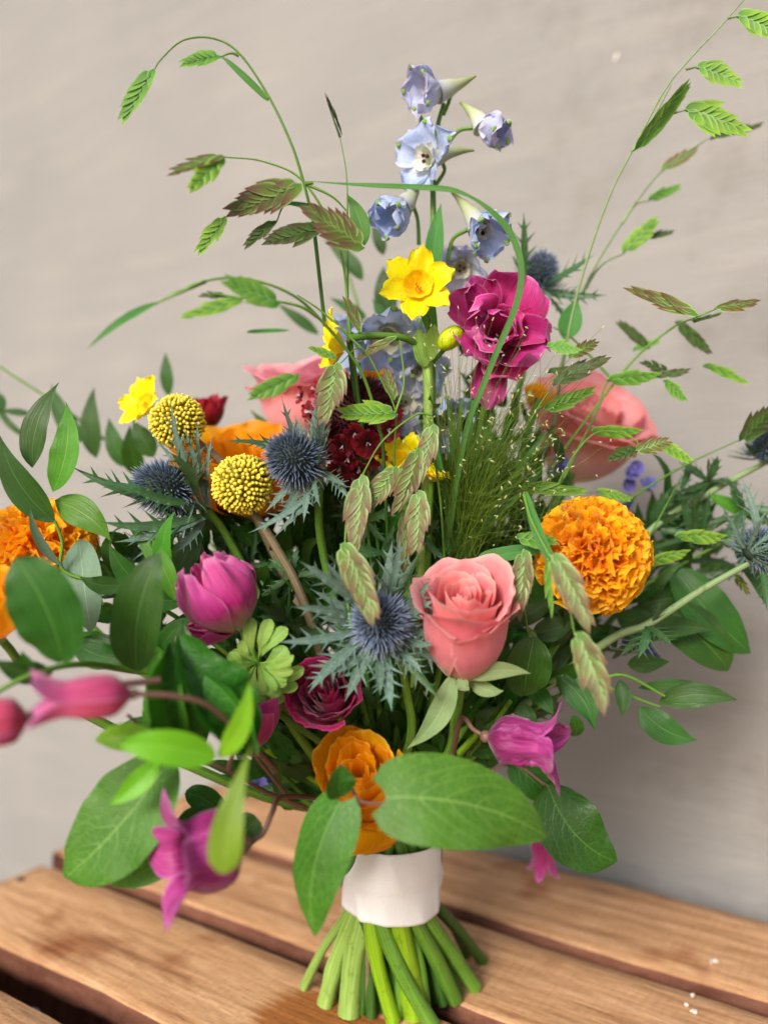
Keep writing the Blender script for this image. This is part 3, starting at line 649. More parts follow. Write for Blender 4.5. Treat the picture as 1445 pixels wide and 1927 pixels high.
def eryngium(label, c, axis, Rr, stem, seed, nb=14, bl=.032, bw=.0032, tilt=(1.2, 1.7), mat='bract', aspect=1.35, roll=0, teeth=4, nsp=430, azr=None, foot=None, bound=True, extra=(), smat='stem'):
    """c = centre of the cone; bracts leave its base"""
    rt = thing('sea_holly', label, 'sea holly', P(*c), axis, roll, 'sea hollies in the bouquet'); rr = random.Random(seed); mb = MB()
    for i in range(nsp):
        z = 1-(i+.5)/nsp*1.8; r = math.sqrt(max(0, 1-z*z)); a = i*2.39996
        nv = Vector((r*math.cos(a), r*math.sin(a), z)); b0 = Vector((nv.x*Rr*.74, nv.y*Rr*.74, nv.z*Rr*.76*aspect))
        d = (nv+Vector((0, 0, .35))+Vector((rr.uniform(-1, 1), rr.uniform(-1, 1), rr.uniform(-1, 1)))*.22).normalized(); h = Rr*rr.uniform(.30, .62)*(1.35 if z < -.2 else 1)
        aa = d.orthogonal().normalized(); bb = d.cross(aa); rows = []; uvs = []
        for hh, ww in ((0, 1.), (.45, .8), (.75, .35), (1.0, .02)):
            rows.append([b0+d*h*hh+(aa*math.cos(2*PI*j/4)+bb*math.sin(2*PI*j/4))*Rr*.042*ww for j in range(4)]); uvs.append([(j/4, hh) for j in range(4)])
        mb.grid(rows, uvs, 0, True)
    obj('cone_spines', mb.mesh('cone_spines', MT['spine']), rt, None, 'stuff')
    mb = MB(); mb.ball(Vector((0, 0, 0)), Rr*.78, 18, 12, (1, 1, aspect)); obj('cone', mb.mesh('cone', MT['core']), rt)
    z0 = -Rr*aspect*.75
    for i in range(nb):
        a = (2*PI*i/nb+rr.uniform(-.15, .15)) if azr is None else lerp(azr[0], azr[1], (i+.5)/nb)
        t = rr.uniform(*tilt); L = bl*rr.uniform(.72, 1.12); pts = []
        p = Vector((math.cos(a)*Rr*.35, math.sin(a)*Rr*.35, z0)); K = 8; pts.append(p.copy())
        dt = rr.uniform(-.5, .3)
        for k in range(K):
            tt = t+dt*(k/K)+(.35 if k == 0 else 0); p = p+Vector((math.cos(a)*math.sin(tt), math.sin(a)*math.sin(tt), math.cos(tt)))*L/K; pts.append(p.copy())
        nv = Vector((-math.cos(a)*math.cos(t), -math.sin(a)*math.cos(t), math.sin(t)))
        nv = Matrix.Rotation(rr.uniform(-.6, .6), 3, (pts[-1]-pts[0]).normalized()) @ nv
        mb = MB(); toothed(mb, pts, bw*1.35*rr.uniform(.8, 1.3), nv, teeth, fold=.2)
        # thin spiny side lobes near the base
        obj('bract', mb.mesh('bract', MT[mat if rr.random() < .8 else 'bractdark']), rt)
    mb = MB()
    for i in range(34):
        a = rr.uniform(0, 6.28); t = rr.uniform(.9, 1.9); L = bl*rr.uniform(.3, .55); p = Vector((math.cos(a)*Rr*.5, math.sin(a)*Rr*.5, z0*.9)); d = Vector((math.cos(a)*math.sin(t), math.sin(a)*math.sin(t), math.cos(t)))
        mb.tube([p, p+d*L*.6, p+d*L+Vector((0, 0, L*.1))], lambda q: .0005*(1-q*.9), 4)
    obj('bract_spines', mb.mesh('bract_spines', MT['bract']), rt, None, 'stuff')
    for e in extra: 
        A, B = P(*e[0]), P(*e[1]); mb = MB(); pts = bez(A, B, e[3] if len(e) > 3 else 0, .05); toothed(mb, pts, e[2]*1.65, Matrix.Rotation(rr.uniform(-.5, .5), 3, (B-A).normalized()) @ Vector((.1, -1, .3)), 4, fold=.2, spine=.78, body=.33)
        wpart('bract', mb, MT[e[4] if len(e) > 4 else mat], rt)
    if stem:
        if bound: bound_stem(rt, stem, .0018 if smat == 'stem' else .0014, smat, foot)
        else: stemw(rt, stem, .0018, .0022, 'stemgrey')
    return rt
def daffodil(rt, loc, axis, r, roll=0, openn=1.25, seed=0, name='blossom', parent_is_root=False):
    e = rt if parent_is_root else sub(rt, loc, axis, name, roll)
    for i in range(6):
        me = open_petal(r*1.08, r*(.36 if i % 2 else .40), .75, openn+.1+(.08 if i % 2 else 0), 'point', .18, .35, seed+i, 12, 5, r*.12, 0, -.06, -.05)
        me = me.mesh('petal', MT['daff']); obj('petal', me, e, RZ(PI/3*i+rj(.08), rj(.05), .0006*(i % 2)))
    mb = MB(); rows = []; uvs = []
    for i in range(9):
        v = i/8
        rad = r*(.02 if i == 0 else .12+.22*min(1, v*1.6)+.06*max(0, v-.7)*3); z = r*(.05+.34*v)
        row = [Vector((math.cos(2*PI*j/42)*rad*(1+.05*v*v*math.sin(j*1.05*2*PI/6)), math.sin(2*PI*j/42)*rad*(1+.05*v*v*math.sin(j*1.3)), z+r*.03*v*math.sin(j*.9))) for j in range(42)]
        rows.append(row); uvs.append([(j/42, v) for j in range(42)])
    mb.grid(rows, uvs, 0, True); obj('corona', mb.mesh('corona', MT['daffcup']), e)
    mb = MB()
    for i in range(4):
        a = i*1.57+.4; q = Vector((math.cos(a)*r*.08*(i > 0), math.sin(a)*r*.08*(i > 0), r*.28)); mb.ball(q, r*.05, 6, 5, (.8, .8, 1.6)); mb.tube([Vector((q.x, q.y, 0)), q], r*.015, 5)
    obj('stamens', mb.mesh('stamens', MT['stamen']), e)
    return e
def delph_bloom(rt, c, axis, size, spur_to=None, ped=None, mat='delph', openn=.75, roll=0, seed=0):
    """c = throat in pixels + depth; axis = the way it opens"""
    loc = P(*c); e = sub(rt, loc, axis, 'blossom', roll)
    for i in range(5):
        me = open_petal(size*rj(.88, 1.08), size*.44, openn+.25, openn-.30+rj(.25), 'petal', .5, .55, seed+i*2, 12, 5, size*.03, 0, 0, rj(.06), notch=0).mesh('sepal', MT[mat])
        sp_ = obj('sepal', me, e, RZ(2*PI/5*i+rj(.12)))
        tip = me.vertices[11*11+5].co+(me.vertices[11*11+5].co-me.vertices[8*11+5].co)*.05; mb = MB(); mb.ball(Vector(tip), size*.075, 8, 5, (.9, 1.1, .6)); obj('green_tip', mb.mesh('green_tip', MT['ruff']), e, sp_.matrix_basis.copy())
    for i in range(4):
        me = open_petal(size*.5, size*.19, openn-.1, openn-.5, 'petal', .4, .3, seed+i*5, 8, 3, size*.02).mesh('inner_petal', MT['bee'])
        obj('inner_petal', me, e, RZ(PI/2*i+.5))
    mbt = MB()
    for i in range(3): mbt.ball(Vector((math.cos(i*2.1)*size*.08, math.sin(i*2.1)*size*.08, size*.28)), size*.05, 6, 4)
    obj('stamens', mbt.mesh('stamens', MT['darkstamen']), e)
    if spur_to:
        T = P(*spur_to); mb = MB(); c_ = bez(loc+Vector(axis).normalized()*size*.18, T, rj(.06), 0, 10)
        mb.tube(c_, lambda t: size*(.20*(1-t)**1.2+.085*(1-t*.7))*(1+.07*math.sin(t*47)*(1-t)), 10); wpart('spur', mb, MT['spur'], rt)
    if ped:
        mb = MB(); mb.tube(cr([P(*q) for q in ped], 8), lambda t: .0009+.0003*abs(t-.5), 7); wpart('pedicel', mb, MT['stem'], rt)
MT['spur'] = plain_mat('delphinium_spur', lin('a8b078'), lin('c0c4c8'), 90, .6, .15, False, .5, .3, [(0, lin('c4c8e0')), (.35, lin('bcc4a4')), (1, lin('8ca04c'))])

SC = {}
def scale_mesh(mat):
    if mat not in SC:
        mb = MB(); blade(mb, [Vector((0, 0, i/6)) for i in range(7)], .135, Vector((0, -1, 0)), 'spear', -.14, -.08, 0, 1, 0, 0, 7, 2); SC[mat] = mb.mesh('scale', MT[mat])
    return SC[mat]
def spikelet(rt, b, t, wpx, mat='oat', n=13, detail=False, roll=None, split=0):
    A, B = P(*b), P(*t); ax = B-A; L = ax.length; ax.normalize()
    k = 1.25*(wpx/F*b[2])/(.46*L); roll = rj(.35) if roll is None else roll
    nv = Vector((0, -1, 0)); nv = (nv-ax*nv.dot(ax)); nv = nv.normalized() if nv.length > .05 else ax.orthogonal().normalized()
    nv = Matrix.Rotation(roll, 3, ax) @ nv; sd = ax.cross(nv)
    mb = MB(); mb.tube([A, A+ax*L*.45, A+ax*L*.8], lambda q: .0006*(1-q*.7), 5)
    items = []
    for i in range(n):
        f = i/(n-1); sg = 1 if i % 2 else -1; ang = lerp(.50, .13, f**1.3)*min(k, 1.35)*(.75 if i < 2 else 1); ln = L*lerp(.47, .27, f)*(.75 if i < 2 else 1)
        base = A+ax*L*(.01+.75*f)+nv*(.0010*(1-f)+.0003*(i % 2))+sd*sg*L*.010*k; d = (ax*math.cos(ang)+sd*math.sin(ang)*sg+nv*(.05+rj(.04))+sd*rj(.06)).normalized(); ln *= rj(.88, 1.1)
        items.append((base, d, ln, min(1.7, .85+.75*k)))
    if detail:
        root = wpart('spikelet', mb, MT[mat], rt); inv = ROOTM[rt.name].inverted()
        for base, d, ln, wk in items:
            x = d.cross(-nv).normalized(); y = d.cross(x).normalized()
            if y.dot(nv) > 0: pass
            q = Matrix((x, y, d)).transposed().to_4x4()
            obj('scale', scale_mesh(mat), root, inv @ Matrix.Translation(base) @ q @ Matrix.Diagonal((ln*wk, ln*wk, ln, 1)))
        return root
    for base, d, ln, wk in items:
        blade(mb, [base+d*ln*j/5 for j in range(6)], ln*.135*wk, nv, 'spear', -.14, -.06, 0, 1, 0, 0, 6, 2)
    return wpart('spikelet', mb, MT[mat], rt)
def oats(label, stems, spikes, root_px, r=.0006, bind=True, blades=(), mat='stem', cat='sea oats', sj=True):
    rt = thing('sea_oats', label, cat, P(*root_px), None, 0, 'sea oat stems in the bouquet')
    for s in stems:
        st = stemw(rt, pxs(*s), r*1.25, r*.55, mat, 6, 8)
    for s in spikes: spikelet(rt, *s)
    for l in blades: leafp(rt, 'blade', *l[:3], shape=l[3] if len(l) > 3 else 'long', bend=l[4] if len(l) > 4 else 0, fold=.3, wave=.05, bow=.03)
    if bind:
        a = P(*root_px); mb = MB(); x = BX+rj(.012); y = BY+rj(.012)
        mb.tube(cr([a, a.lerp(Vector((x, y, .085)), .55)+Vector((0, .012, 0)), Vector((x, y, .085)), Vector((x, y, .05)), Vector((x+rj(.02), y+.01+rj(.01), .001))], 7), .0009, 6)
        wpart('stem', mb, MT['stemdark'], rt)
    return rt
def bell(label, base, tip, Rr, mat, stem, seed=0, flare=.6, roll=0, crumple=0, kind_='clematis', stemmat='stempurple', sr=.0009, group='clematis bells on the bouquet'):
    A, B = P(*base), P(*tip); rt = thing('clematis', label, 'clematis', A, B-A, roll, group); L = (B-A).length
    for i in range(4):
        mb = MB(); rows = []; uvs = []; N, m = 20, 8; fl = flare*rj(.7, 1.3)
        for a_ in range(N+1):
            v = a_/N; row = []; ur = []
            e = max(0, (v-.55)/.45)
            rad = Rr*(min(1, v*6)**.6*(.78+.22*math.sin(min(1, v*1.6)*PI)))*(1)+fl*L*e**1.6*.55
            half = .86 if v < .5 else .86*(1-e**1.9)*(Rr/max(Rr, rad*.72))
            zz = L*v-fl*L*.25*e**2.5
            for j in range(-m, m+1):
                u = j/m; aa = half*u
                rd = rad*(1+.05*math.cos(u*PI*2)*(1 if v < .8 else .3))-Rr*.12*abs(u)**6+ (crumple*Rr*noise.noise(Vector((u*3+seed, v*9, i+seed)))*abs(u)*(v > .15))
                if crumple: aa += crumple*.3*noise.noise(Vector((u*2, v*6, i*3+seed)))
                row.append(Vector((rd*math.cos(aa), rd*math.sin(aa), zz))); ur.append((u*.5+.5, v))
            rows.append(row); uvs.append(ur)
        mb.grid(rows, uvs); obj('tepal', mb.mesh('tepal', MT[mat]), rt, RZ(i*PI/2+rj(.06)))
    mb = MB(); mb.ball(Vector((0, 0, -Rr*.02)), Rr*.28, 10, 6); obj('receptacle', mb.mesh('receptacle', MT[stemmat]), rt)
    if stem: stemw(rt, stem, sr, sr*1.4, stemmat, 8, 8)
    return rt
def sprig(name, label, cat, stems, leaves, group=None, mat='ruscus', sr=.0011, smat='stem', root=None, shape='lance'):
    """leaves: (base, tip, width px[, bend[, mat[, extra dict]]])"""
    b = stems[0][0] if stems else leaves[0][0]
    rt = thing(name, label, cat, P(*(root or b)), None, 0, group)
    for s in stems: stemw(rt, pxs(*s), sr, sr*.6, smat, 8, 7)
    for l in leaves:
        kw = dict(shape=shape); 
        if len(l) > 5: kw.update(l[5])
        kw.setdefault('bend', l[3] if len(l) > 3 else 0)
        leafp(rt, l[4] if len(l) > 4 and l[4] else mat, l[0], l[1], l[2], **kw)
    return rt

# ------------------------------------------------------------------ the flowers
def to_bind(*pts): return [P(*p) for p in pts]

rose('coral pink rose with a swirled open centre in front of the grass plume', (868, 1276, .348), (-.02, -.54, .84), .0190, .0570, 'rose', to_bind((868, 1272, .347), (858, 1340, .355), (830, 1440, .375)), 3, 0,
     sepals=(((850, 1268, .337), (766, 1408, .332), 44, .10), ((880, 1275, .335), (1000, 1268, .325), 34, .10), ((885, 1280, .34), (948, 1300, .33), 30, -.1), ((860, 1278, .333), (882, 1300, .331), 26, 0)))
rose('open peach rose with reddish rims at the right rear of the bouquet', (1058, 900, .470), (.26, -.60, .75), .0285, .062, 'rose_back', to_bind((1075, 890, .43), (1000, 1050, .43), (820, 1400, .415)), 21, .38, 8, 8, 8)
rose('pink rose half hidden behind the side-facing daffodil', (590, 845, .455), (-.15, -.25, .95), .0262, .056, 'rose_pink', to_bind((592, 850, .457), (620, 1000, .45), (700, 1400, .42)), 33, .35, 6, 6, 7)

# magenta anemone at the top right
rt = thing('anemone', 'large open magenta anemone beside the yellow daffodil at the top', 'anemone', P(932, 640, .372), (-.08, -.93, .16), 0, 'magenta flowers in the bouquet')
def ap(az, L, W, t0, t1, cup=.3, wave=.3, seed=0, z=0, mat='magenta', curl=0, shape='petal', fold=0):
    L *= .93; W *= .93
    me = open_petal(L, W, t0, t1, shape, cup, wave, seed, 14, 7, .003, 0, fold, curl).mesh('petal', MT[mat]); obj('petal', me, rt, RZ(az, 0, z))
D = math.radians
for az, L, W, t0, t1, cup, wave, z in ((58, .033, .0185, .8, 1.15, .35, .55, 0), (112, .032, .0105, 1.1, 1.0, .7, .7, -.001), (140, .030, .012, 1.0, 1.1, .6, .4, .002), (182, .023, .0165, .35, .75, .6, .6, .004), (222, .025, .0145, .8, .9, .4, .4, .003),
                                       (262, .036, .0095, 1.2, 1.5, .6, .8, -.002), (292, .027, .015, 1.0, 1.2, .35, .35, 0), (328, .029, .0165, .8, 1.1, .4, .6, .001), (5, .026, .0115, .9, 1.45, .5, .7, .002), (30, .019, .010, .5, .7, .5, .6, .003),
                                       (165, .018, .010, .3, .5, .5, .5, .004), (240, .019, .010, .4, .4, .5, .5, .004), (330, .017, .0095, .3, .5, .5, .5, .004), (60, .018, .010, .3, .4, .5, .5, .004), (110, .017, .009, .2, .3, .5, .5, .004), (285, .016, .009, .15, .2, .6, .5, .004)):
    ap(D(az), L, W, t0, t1, cup, wave, az*.1, z-.002, 'magenta')
for i in range(7): 
    me = cup_petal(.0065, .013, .8, .1, .1, .1, .3, i*3, .001, 10, 6).mesh('petal', MT['wine']); obj('petal', me, rt, RZ(i*2.4))
bound_stem(rt, to_bind((930, 650, .376), (905, 800, .385), (850, 1100, .39)), .0017)

# nodding anemone with a pale green ruff, left
rt = thing('anemone', 'half open magenta anemone with streaked petals above its pale green leafy ruff', 'anemone', P(452, 1186, .335), (-.42, -.30, .85), .5, 'magenta flowers in the bouquet')
for i, (az, h, rad, mat) in enumerate(((200, .030, .0148, 'magenta_pale'), (330, .031, .0152, 'magenta_pale'), (80, .029, .0148, 'magenta'), (30, .026, .0158, 'magenta_pale'), (140, .029, .0145, 'magenta'), (265, .031, .0150, 'magenta_pale'), (110, .033, .0115, 'magenta'), (10, .031, .0115, 'magenta'))):
    me = cup_petal(rad*(1+.05*(i % 3)), h*(1+.08*(i % 2)), .86, .02*(i % 3), -.22-.08*(i % 2), .07, .14, i*4+2, .002, 14, 9, 0, .06, .03, .03, .60, .22).mesh('petal', MT[mat]); obj('petal', me, rt, RZ(D(az)))
for az, L in ((205, .028), (168, .025), (230, .024), (140, .022)):
    me = open_petal(L, .011, 1.5, 1.05, 'petal', .5, .3, az, 12, 6).mesh('petal', MT['magenta']); obj('petal', me, rt, RZ(D(az)))
bound_stem(rt, to_bind((455, 1180, .335), (484, 1248, .337), (560, 1380, .365)), .0017)
for tx, ty, w_, bend, dd in ((510, 1165, 62, .05, .33), (545, 1240, 78, -.12, .328), (560, 1290, 60, -.2, .33), (500, 1318, 62, -.12, .325), (430, 1250, 54, .12, .33), (440, 1222, 44, .1, .335), (520, 1300, 40, .1, .322), (552, 1262, 40, -.1, .322)):
    for k in (-1, 0, 1):
        a = D(24*k); dx, dy = tx-486, ty-1246; x2, y2 = 486+dx*math.cos(a)-dy*math.sin(a), 1246+dx*math.sin(a)+dy*math.cos(a)
        leafp(rt, 'ruff', (486, 1246, .336), (x2, y2, dd+rj(.003)), w_*.42, 'spat', bend+rj(.05), .2, fold=.3, wave=.4, name='ruff_leaf')

ball_flower('ranunculus', 'small deep wine red ranunculus bloom above the orange one', 'ranunculus', (622, 1326, .352), (-.10, -.84, .50), .0138, .025, 'wine', to_bind((632, 1335, .355), (660, 1420, .37)), 5, 24, .16, .10, .0, .10, .05, (1.2, .8), 'magenta flowers in the bouquet', smin=.08, hin=.98)
ball_flower('ranunculus', 'purple ranunculus mostly hidden behind the curled clematis leaves', 'ranunculus', (478, 1400, .345), (-.05, -.5, .87), .0150, .034, 'magenta', to_bind((470, 1400, .37), (540, 1470, .385), (640, 1560, .395)), 15, 16, .05, .05, 0, .12, .06, (1.2, .9), 'magenta flowers in the bouquet')
ball_flower('ranunculus', 'crumpled orange ranunculus at the bottom centre just above the ribbon', 'ranunculus', (688, 1518, .356), (-.04, -.72, .69), .0172, .044, 'orange', to_bind((695, 1555, .366), (715, 1590, .385)), 9, 16, .04, .06, .10, .10, .05, (1.5, 1.15), 'orange flowers in the bouquet', smin=.2, hin=.88)
rt0 = bpy.data.objects['ranunculus.002']
for az, t1, L, W in ((262, 1.15, .026, .021), (305, 1.0, .026, .018), (220, 1.0, .026, .018)):
    me = open_petal(L, W, 1.0 if t1 > 1 else .3, t1, 'petal', .5, .25, az, 12, 6, .004).mesh('petal', MT['orange']); obj('petal', me, rt0, RZ(D(az)))
ball_flower('poppy', 'wide orange poppy-like bloom behind the craspedia balls', 'poppy', (478, 975, .405), (.02, -.40, .91), .0345, .047, 'orange_glow', to_bind((480, 980, .407), (560, 1150, .41), (690, 1450, .41)), 19, 14, .10, .10, .10, 0, .13, (1.0, .75), 'orange flowers in the bouquet', smin=.45)
ball_flower('poppy', 'blurred orange bloom cut off by the left edge behind the broad leaf', 'poppy', (2, 1200, .315), (-.1, -.5, .86), .017, .028, 'orange_glow', to_bind((5, 1205, .32), (120, 1320, .35), (500, 1500, .385)), 29, 10, .15, .15, .08, 0, .08, (1.0, .8), 'orange flowers in the bouquet', smin=.4)
ball_flower('poppy', 'scrap of orange bloom showing between the pink rose and the blue florets', 'poppy', (712, 735, .425), (0, -.5, .86), .0105, .016, 'orange_glow', to_bind((712, 740, .427), (720, 1200, .41)), 39, 8, .1, .15, .05, 0, .08, (1.0, .8), 'orange flowers in the bouquet', smin=.4)
ball_flower('poppy', 'orange petals glimpsed beneath the big magenta anemone', 'poppy', (1012, 768, .42), (0, -.6, .8), .0085, .011, 'orange_glow', to_bind((1012, 750, .402), (850, 1300, .40)), 49, 8, .1, .15, .05, 0, .08, (1.0, .8), 'orange flowers in the bouquet', smin=.4)
ball_flower('carnation', 'blurred crimson bloom behind the upper craspedia ball', 'carnation', (393, 808, .44), (0, -.3, .95), .0088, .019, 'diant', to_bind((395, 810, .44), (500, 1050, .43), (700, 1450, .41)), 59, 14, 0, .02, .1, .15, .15, (1.2, .9), None)

marigold('full orange marigold pompom on the right of the coral rose', (1112, 1046, .352), (.22, -.86, .46), .0240, to_bind((1110, 1090, .375), (1020, 1250, .385), (860, 1450, .395)), 4, 290)
marigold('blurred orange marigold at the far left behind the lance leaves', (72, 1042, .395), (-.1, -.55, .83), .0265, to_bind((80, 1080, .40), (250, 1250, .40), (600, 1500, .40)), 8, 220)

craspedia('lower craspedia ball with crisp yellow beads beside the blue sea holly', (457, 911, .350), (.05, -.8, .6), .0131, to_bind((470, 955, .357), (520, 1030, .36), (575, 1140, .366), (660, 1400, .39)))
craspedia('upper craspedia ball above and behind the left sea holly', (335, 793, .372), (-.1, -.7, .7), .0127, to_bind((370, 830, .378), (428, 885, .383), (520, 1050, .39), (680, 1420, .405)))

eryngium('blue sea holly facing left beside the lower craspedia ball', (553, 862, .344), (-.55, -.80, .22), .0108, to_bind((600, 905, .357), (610, 1050, .37), (700, 1400, .39)), 2, 15, .027, .0026, (.75, 1.75), aspect=1.25,
    extra=(((600, 900, .352), (530, 745, .343), .0026, .05), ((610, 880, .352), (598, 730, .346), .0026, 0), ((560, 850, .35), (420, 830, .338), .0024, -.04, 'bractdark'), ((600, 915, .35), (468, 1003, .335), .0026, .05), ((606, 915, .35), (516, 1012, .338), .0024, 0), ((615, 900, .35), (655, 940, .342), .0026, .1)))
eryngium('blue sea holly on the left lying sideways among long spiny leaves', (312, 918, .358), (-.72, -.66, .15), .0116, to_bind((392, 960, .37), (450, 1050, .378), (640, 1420, .395)), 12, 12, .030, .0026, (.5, 1.3), aspect=1.35,
    extra=(((385, 955, .365), (322, 750, .345), .0024, .05), ((388, 950, .365), (345, 800, .348), .0022, -.03), ((392, 950, .365), (372, 785, .352), .0020, .03), ((395, 955, .365), (402, 815, .355), .0020, .05),
           ((380, 955, .36), (130, 875, .345), .0042, .05, 'bractdark'), ((370, 965, .358), (165, 905, .338), .0042, -.05, 'bractdark'), ((380, 970, .356), (185, 980, .335), .0040, .08, 'bractdark'), ((385, 975, .356), (215, 1020, .338), .0036, .05, 'bract'),
           ((385, 975, .358), (250, 1055, .34), .0032, -.04, 'bract'), ((370, 930, .352), (318, 850, .338), .0040, -.1, 'bractdark'), ((350, 945, .35), (245, 915, .335), .0038, .06, 'bractdark'), ((385, 980, .36), (330, 1040, .345), .0026, .04)))
eryngium('large sea holly facing the camera to the left of the coral rose', (716, 1172, .326), (.0, -.93, .30), .0112, to_bind((745, 1215, .345), (765, 1300, .355), (770, 1400, .37)), 22, 15, .033, .0034, (1.2, 1.7), aspect=1.0, roll=.2, nsp=520,
    extra=(((690, 1150, .335), (562, 1055, .318), .0038, -.03), ((680, 1165, .335), (548, 1142, .316), .0034, -.04), ((680, 1185, .334), (520, 1208, .314), .0034, .03), ((690, 1200, .334), (580, 1305, .312), .0042, -.05), ((700, 1215, .334), (618, 1268, .318), .0030, .05),
           ((715, 1220, .334), (715, 1308, .315), .0036, 0), ((725, 1140, .336), (752, 1005, .325), .0030, -.04), ((740, 1160, .336), (812, 1085, .322), .0030, -.06), ((750, 1180, .335), (820, 1128, .32), .0034, .06), ((752, 1200, .334), (818, 1212, .318), .0030, -.05), ((740, 1215, .334), (795, 1270, .32), .0030, .05)))
eryngium('blurred sea holly rising behind the magenta anemone', (1018, 512, .420), (.10, -.25, .96), .0088, to_bind((1020, 545, .425), (960, 800, .42), (830, 1350, .41)), 32, 7, .026, .0030, (1.3, 1.9), aspect=1.2,
    extra=(((985, 545, .42), (985, 398, .405), .0036, 0, 'bractdark'), ((1015, 540, .42), (1118, 478, .40), .0040, -.04, 'bractdark'), ((1020, 550, .42), (1142, 555, .405), .0034, -.05, 'bractdark'), ((1030, 555, .42), (1075, 620, .41), .003, 0, 'bractdark'), ((985, 520, .42), (962, 480, .41), .0022, 0, 'bractdark')))
eryngium('sea holly seen from behind at the right edge on a bare grey stalk', (1428, 1030, .375), (.80, .25, .40), .0092, to_bind((1412, 1058, .378), (1320, 1110, .372), (1218, 1175, .366), (1130, 1215, .37), (900, 1400, .39)), 42, 15, .022, .0016, (.9, 2.0), aspect=1.1, mat='bract', smat='stemgrey',
    extra=(((1222, 1172, .366), (1200, 1240, .355), .0040, 0, 'bractdark'), ((1215, 1175, .366), (1265, 1215, .35), .0036, 0, 'bractdark'), ((1210, 1190, .366), (1165, 1235, .36), .0030, 0, 'bractdark'), ((1228, 1175, .366), (1240, 1130, .36), .0026, 0, 'bractdark'), ((1430, 1060, .375), (1442, 1150, .365), .0030, 0, 'bractdark'), ((1430, 1010, .375), (1395, 900, .38), .0034, 0, 'bract')))
eryngium('sea holly cut off by the right edge higher up', (1446, 835, .405), (.3, -.2, .9), .0085, to_bind((1440, 870, .41), (1330, 930, .41), (1200, 1020, .405), (900, 1350, .40)), 52, 12, .020, .0020, (.9, 1.9), smat='stemgrey')

# dark dianthus head
rt = thing('dianthus', 'dark burgundy dianthus head with small crimson florets behind the oat spikelets', 'dianthus', P(672, 790, .385), (-.02, -.35, .93), 0)
mb = MB(); rr = random.Random(5)
for i in range(620):
    z = 1-(i+.5)/620*1.3; r = math.sqrt(max(0, 1-z*z)); a = i*2.39996; nv = Vector((r*math.cos(a), r*math.sin(a), z)); b0 = nv*.0175; d = (nv+Vector((rr.uniform(-1, 1), rr.uniform(-1, 1), rr.uniform(-1, 1)))*.2).normalized()
    mb.tube([b0, b0+d*.003, b0+d*rr.uniform(.004, .0065)], lambda q: .0007*(1-q*.9), 4)
obj('calyx_bristles', mb.mesh('calyx_bristles', MT['diantdark']), rt, None, 'stuff')
mb = MB(); mb.ball(Vector((0, 0, 0)), .0180, 18, 12); obj('head', mb.mesh('head', MT['diantdark']), rt)
for px, py, dd, s in ((692, 832, .362, 1.1), (645, 838, .366, 1), (728, 808, .368, .9), (640, 880, .366, 1), (663, 900, .37, .8), (610, 800, .368, .8), (585, 775, .375, .8), (620, 845, .37, .9), (668, 815, .366, .8), (708, 858, .368, .8), (570, 745, .38, .7), (740, 780, .372, .7), (655, 862, .365, .8), (596, 735, .378, .7), (676, 880, .37, .8), (715, 790, .37, .8)):
    loc = P(px, py, dd); ax = (loc-P(680, 780, .39)).normalized(); e = sub(rt, loc, ax, 'floret', rr.random()*6)
    for k in range(5):
        me = open_petal(.0062*s, .0036*s, 1.0, 1.5+rr.uniform(-.3, .2), 'petal', .2, .6, k+px, 7, 3, .0008).mesh('petal', MT['diant']); obj('petal', me, e, RZ(k*1.2566))
    mb = MB()
    for k in range(4): mb.tube([Vector((0, 0, 0)), Vector((rr.uniform(-1, 1)*.0012, rr.uniform(-1, 1)*.0012, .003))], .00022, 4)
    obj('stamens', mb.mesh('stamens', MT['white']), e)
bound_stem(rt, to_bind((672, 815, .387), (680, 1000, .39), (720, 1400, .395)), .0016)

# daffodils
rt = thing('daffodil', 'bright yellow daffodil stem with one bloom facing the camera, one sideways and a bud', 'daffodil', P(800, 660, .372), None, 0, 'daffodils in the bouquet')
daffodil(rt, P(787, 545, .360), (-.06, -.97, .12), .0168, .35, 1.22, 1)
daffodil(rt, P(648, 655, .352), (-.97, -.22, .05), .0160, .2, 1.32, 7)
for pts, r in ((((790, 552, .363), (806, 600, .370), (803, 660, .374)), .0013), (((655, 637, .353), (700, 632, .357), (760, 636, .364), (792, 655, .372)), .0017), (((848, 645, .366), (832, 662, .37), (815, 680, .374)), .0011)):
    mb = MB(); mb.tube(cr([P(*q) for q in pts], 6), r, 8); wpart('pedicel', mb, MT['stem'], rt)
mb = MB(); A = P(826, 655, .366); B = P(868, 618, .362); d = (B-A)
q = d.normalized().to_track_quat('Z', 'Y').to_matrix(); mb.ball((A+B)*.5, d.length*.5, 10, 8, (.72, .72, 1.05), 0, q); wpart('bud', mb, MT['bud'], rt)
leafp(rt, 'ruff', (800, 690, .372), (785, 620, .368), 34, 'ovate', 0, .1, name='spathe'); leafp(rt, 'ruff', (806, 680, .371), (818, 610, .366), 30, 'ovate', 0, .1, name='spathe')
bound_stem(rt, to_bind((802, 660, .374), (806, 760, .378), (800, 950, .382), (780, 1250, .39)), .0024, 'stempale')
rt = thing('daffodil', 'small cupped yellow daffodil half hidden behind the drooping oat spikelets', 'daffodil', P(755, 885, .372), (-.12, -.62, .78), 0, 'daffodils in the bouquet')
for i in range(6):
    me = cup_petal(.0092, .0135, .62, .25, .15, .05, .12, i*2, .002, 12, 7, 0, 0, .1).mesh('petal', MT['daff']); obj('petal', me, rt, RZ(i*PI/3))
mb = MB(); mb.tube([Vector((0, 0, .001)), Vector((0, 0, .005)), Vector((0, 0, .009))], lambda t: .0028+.0008*t, 14, 0, False); obj('corona', mb.mesh('corona', MT['daffcup']), rt)
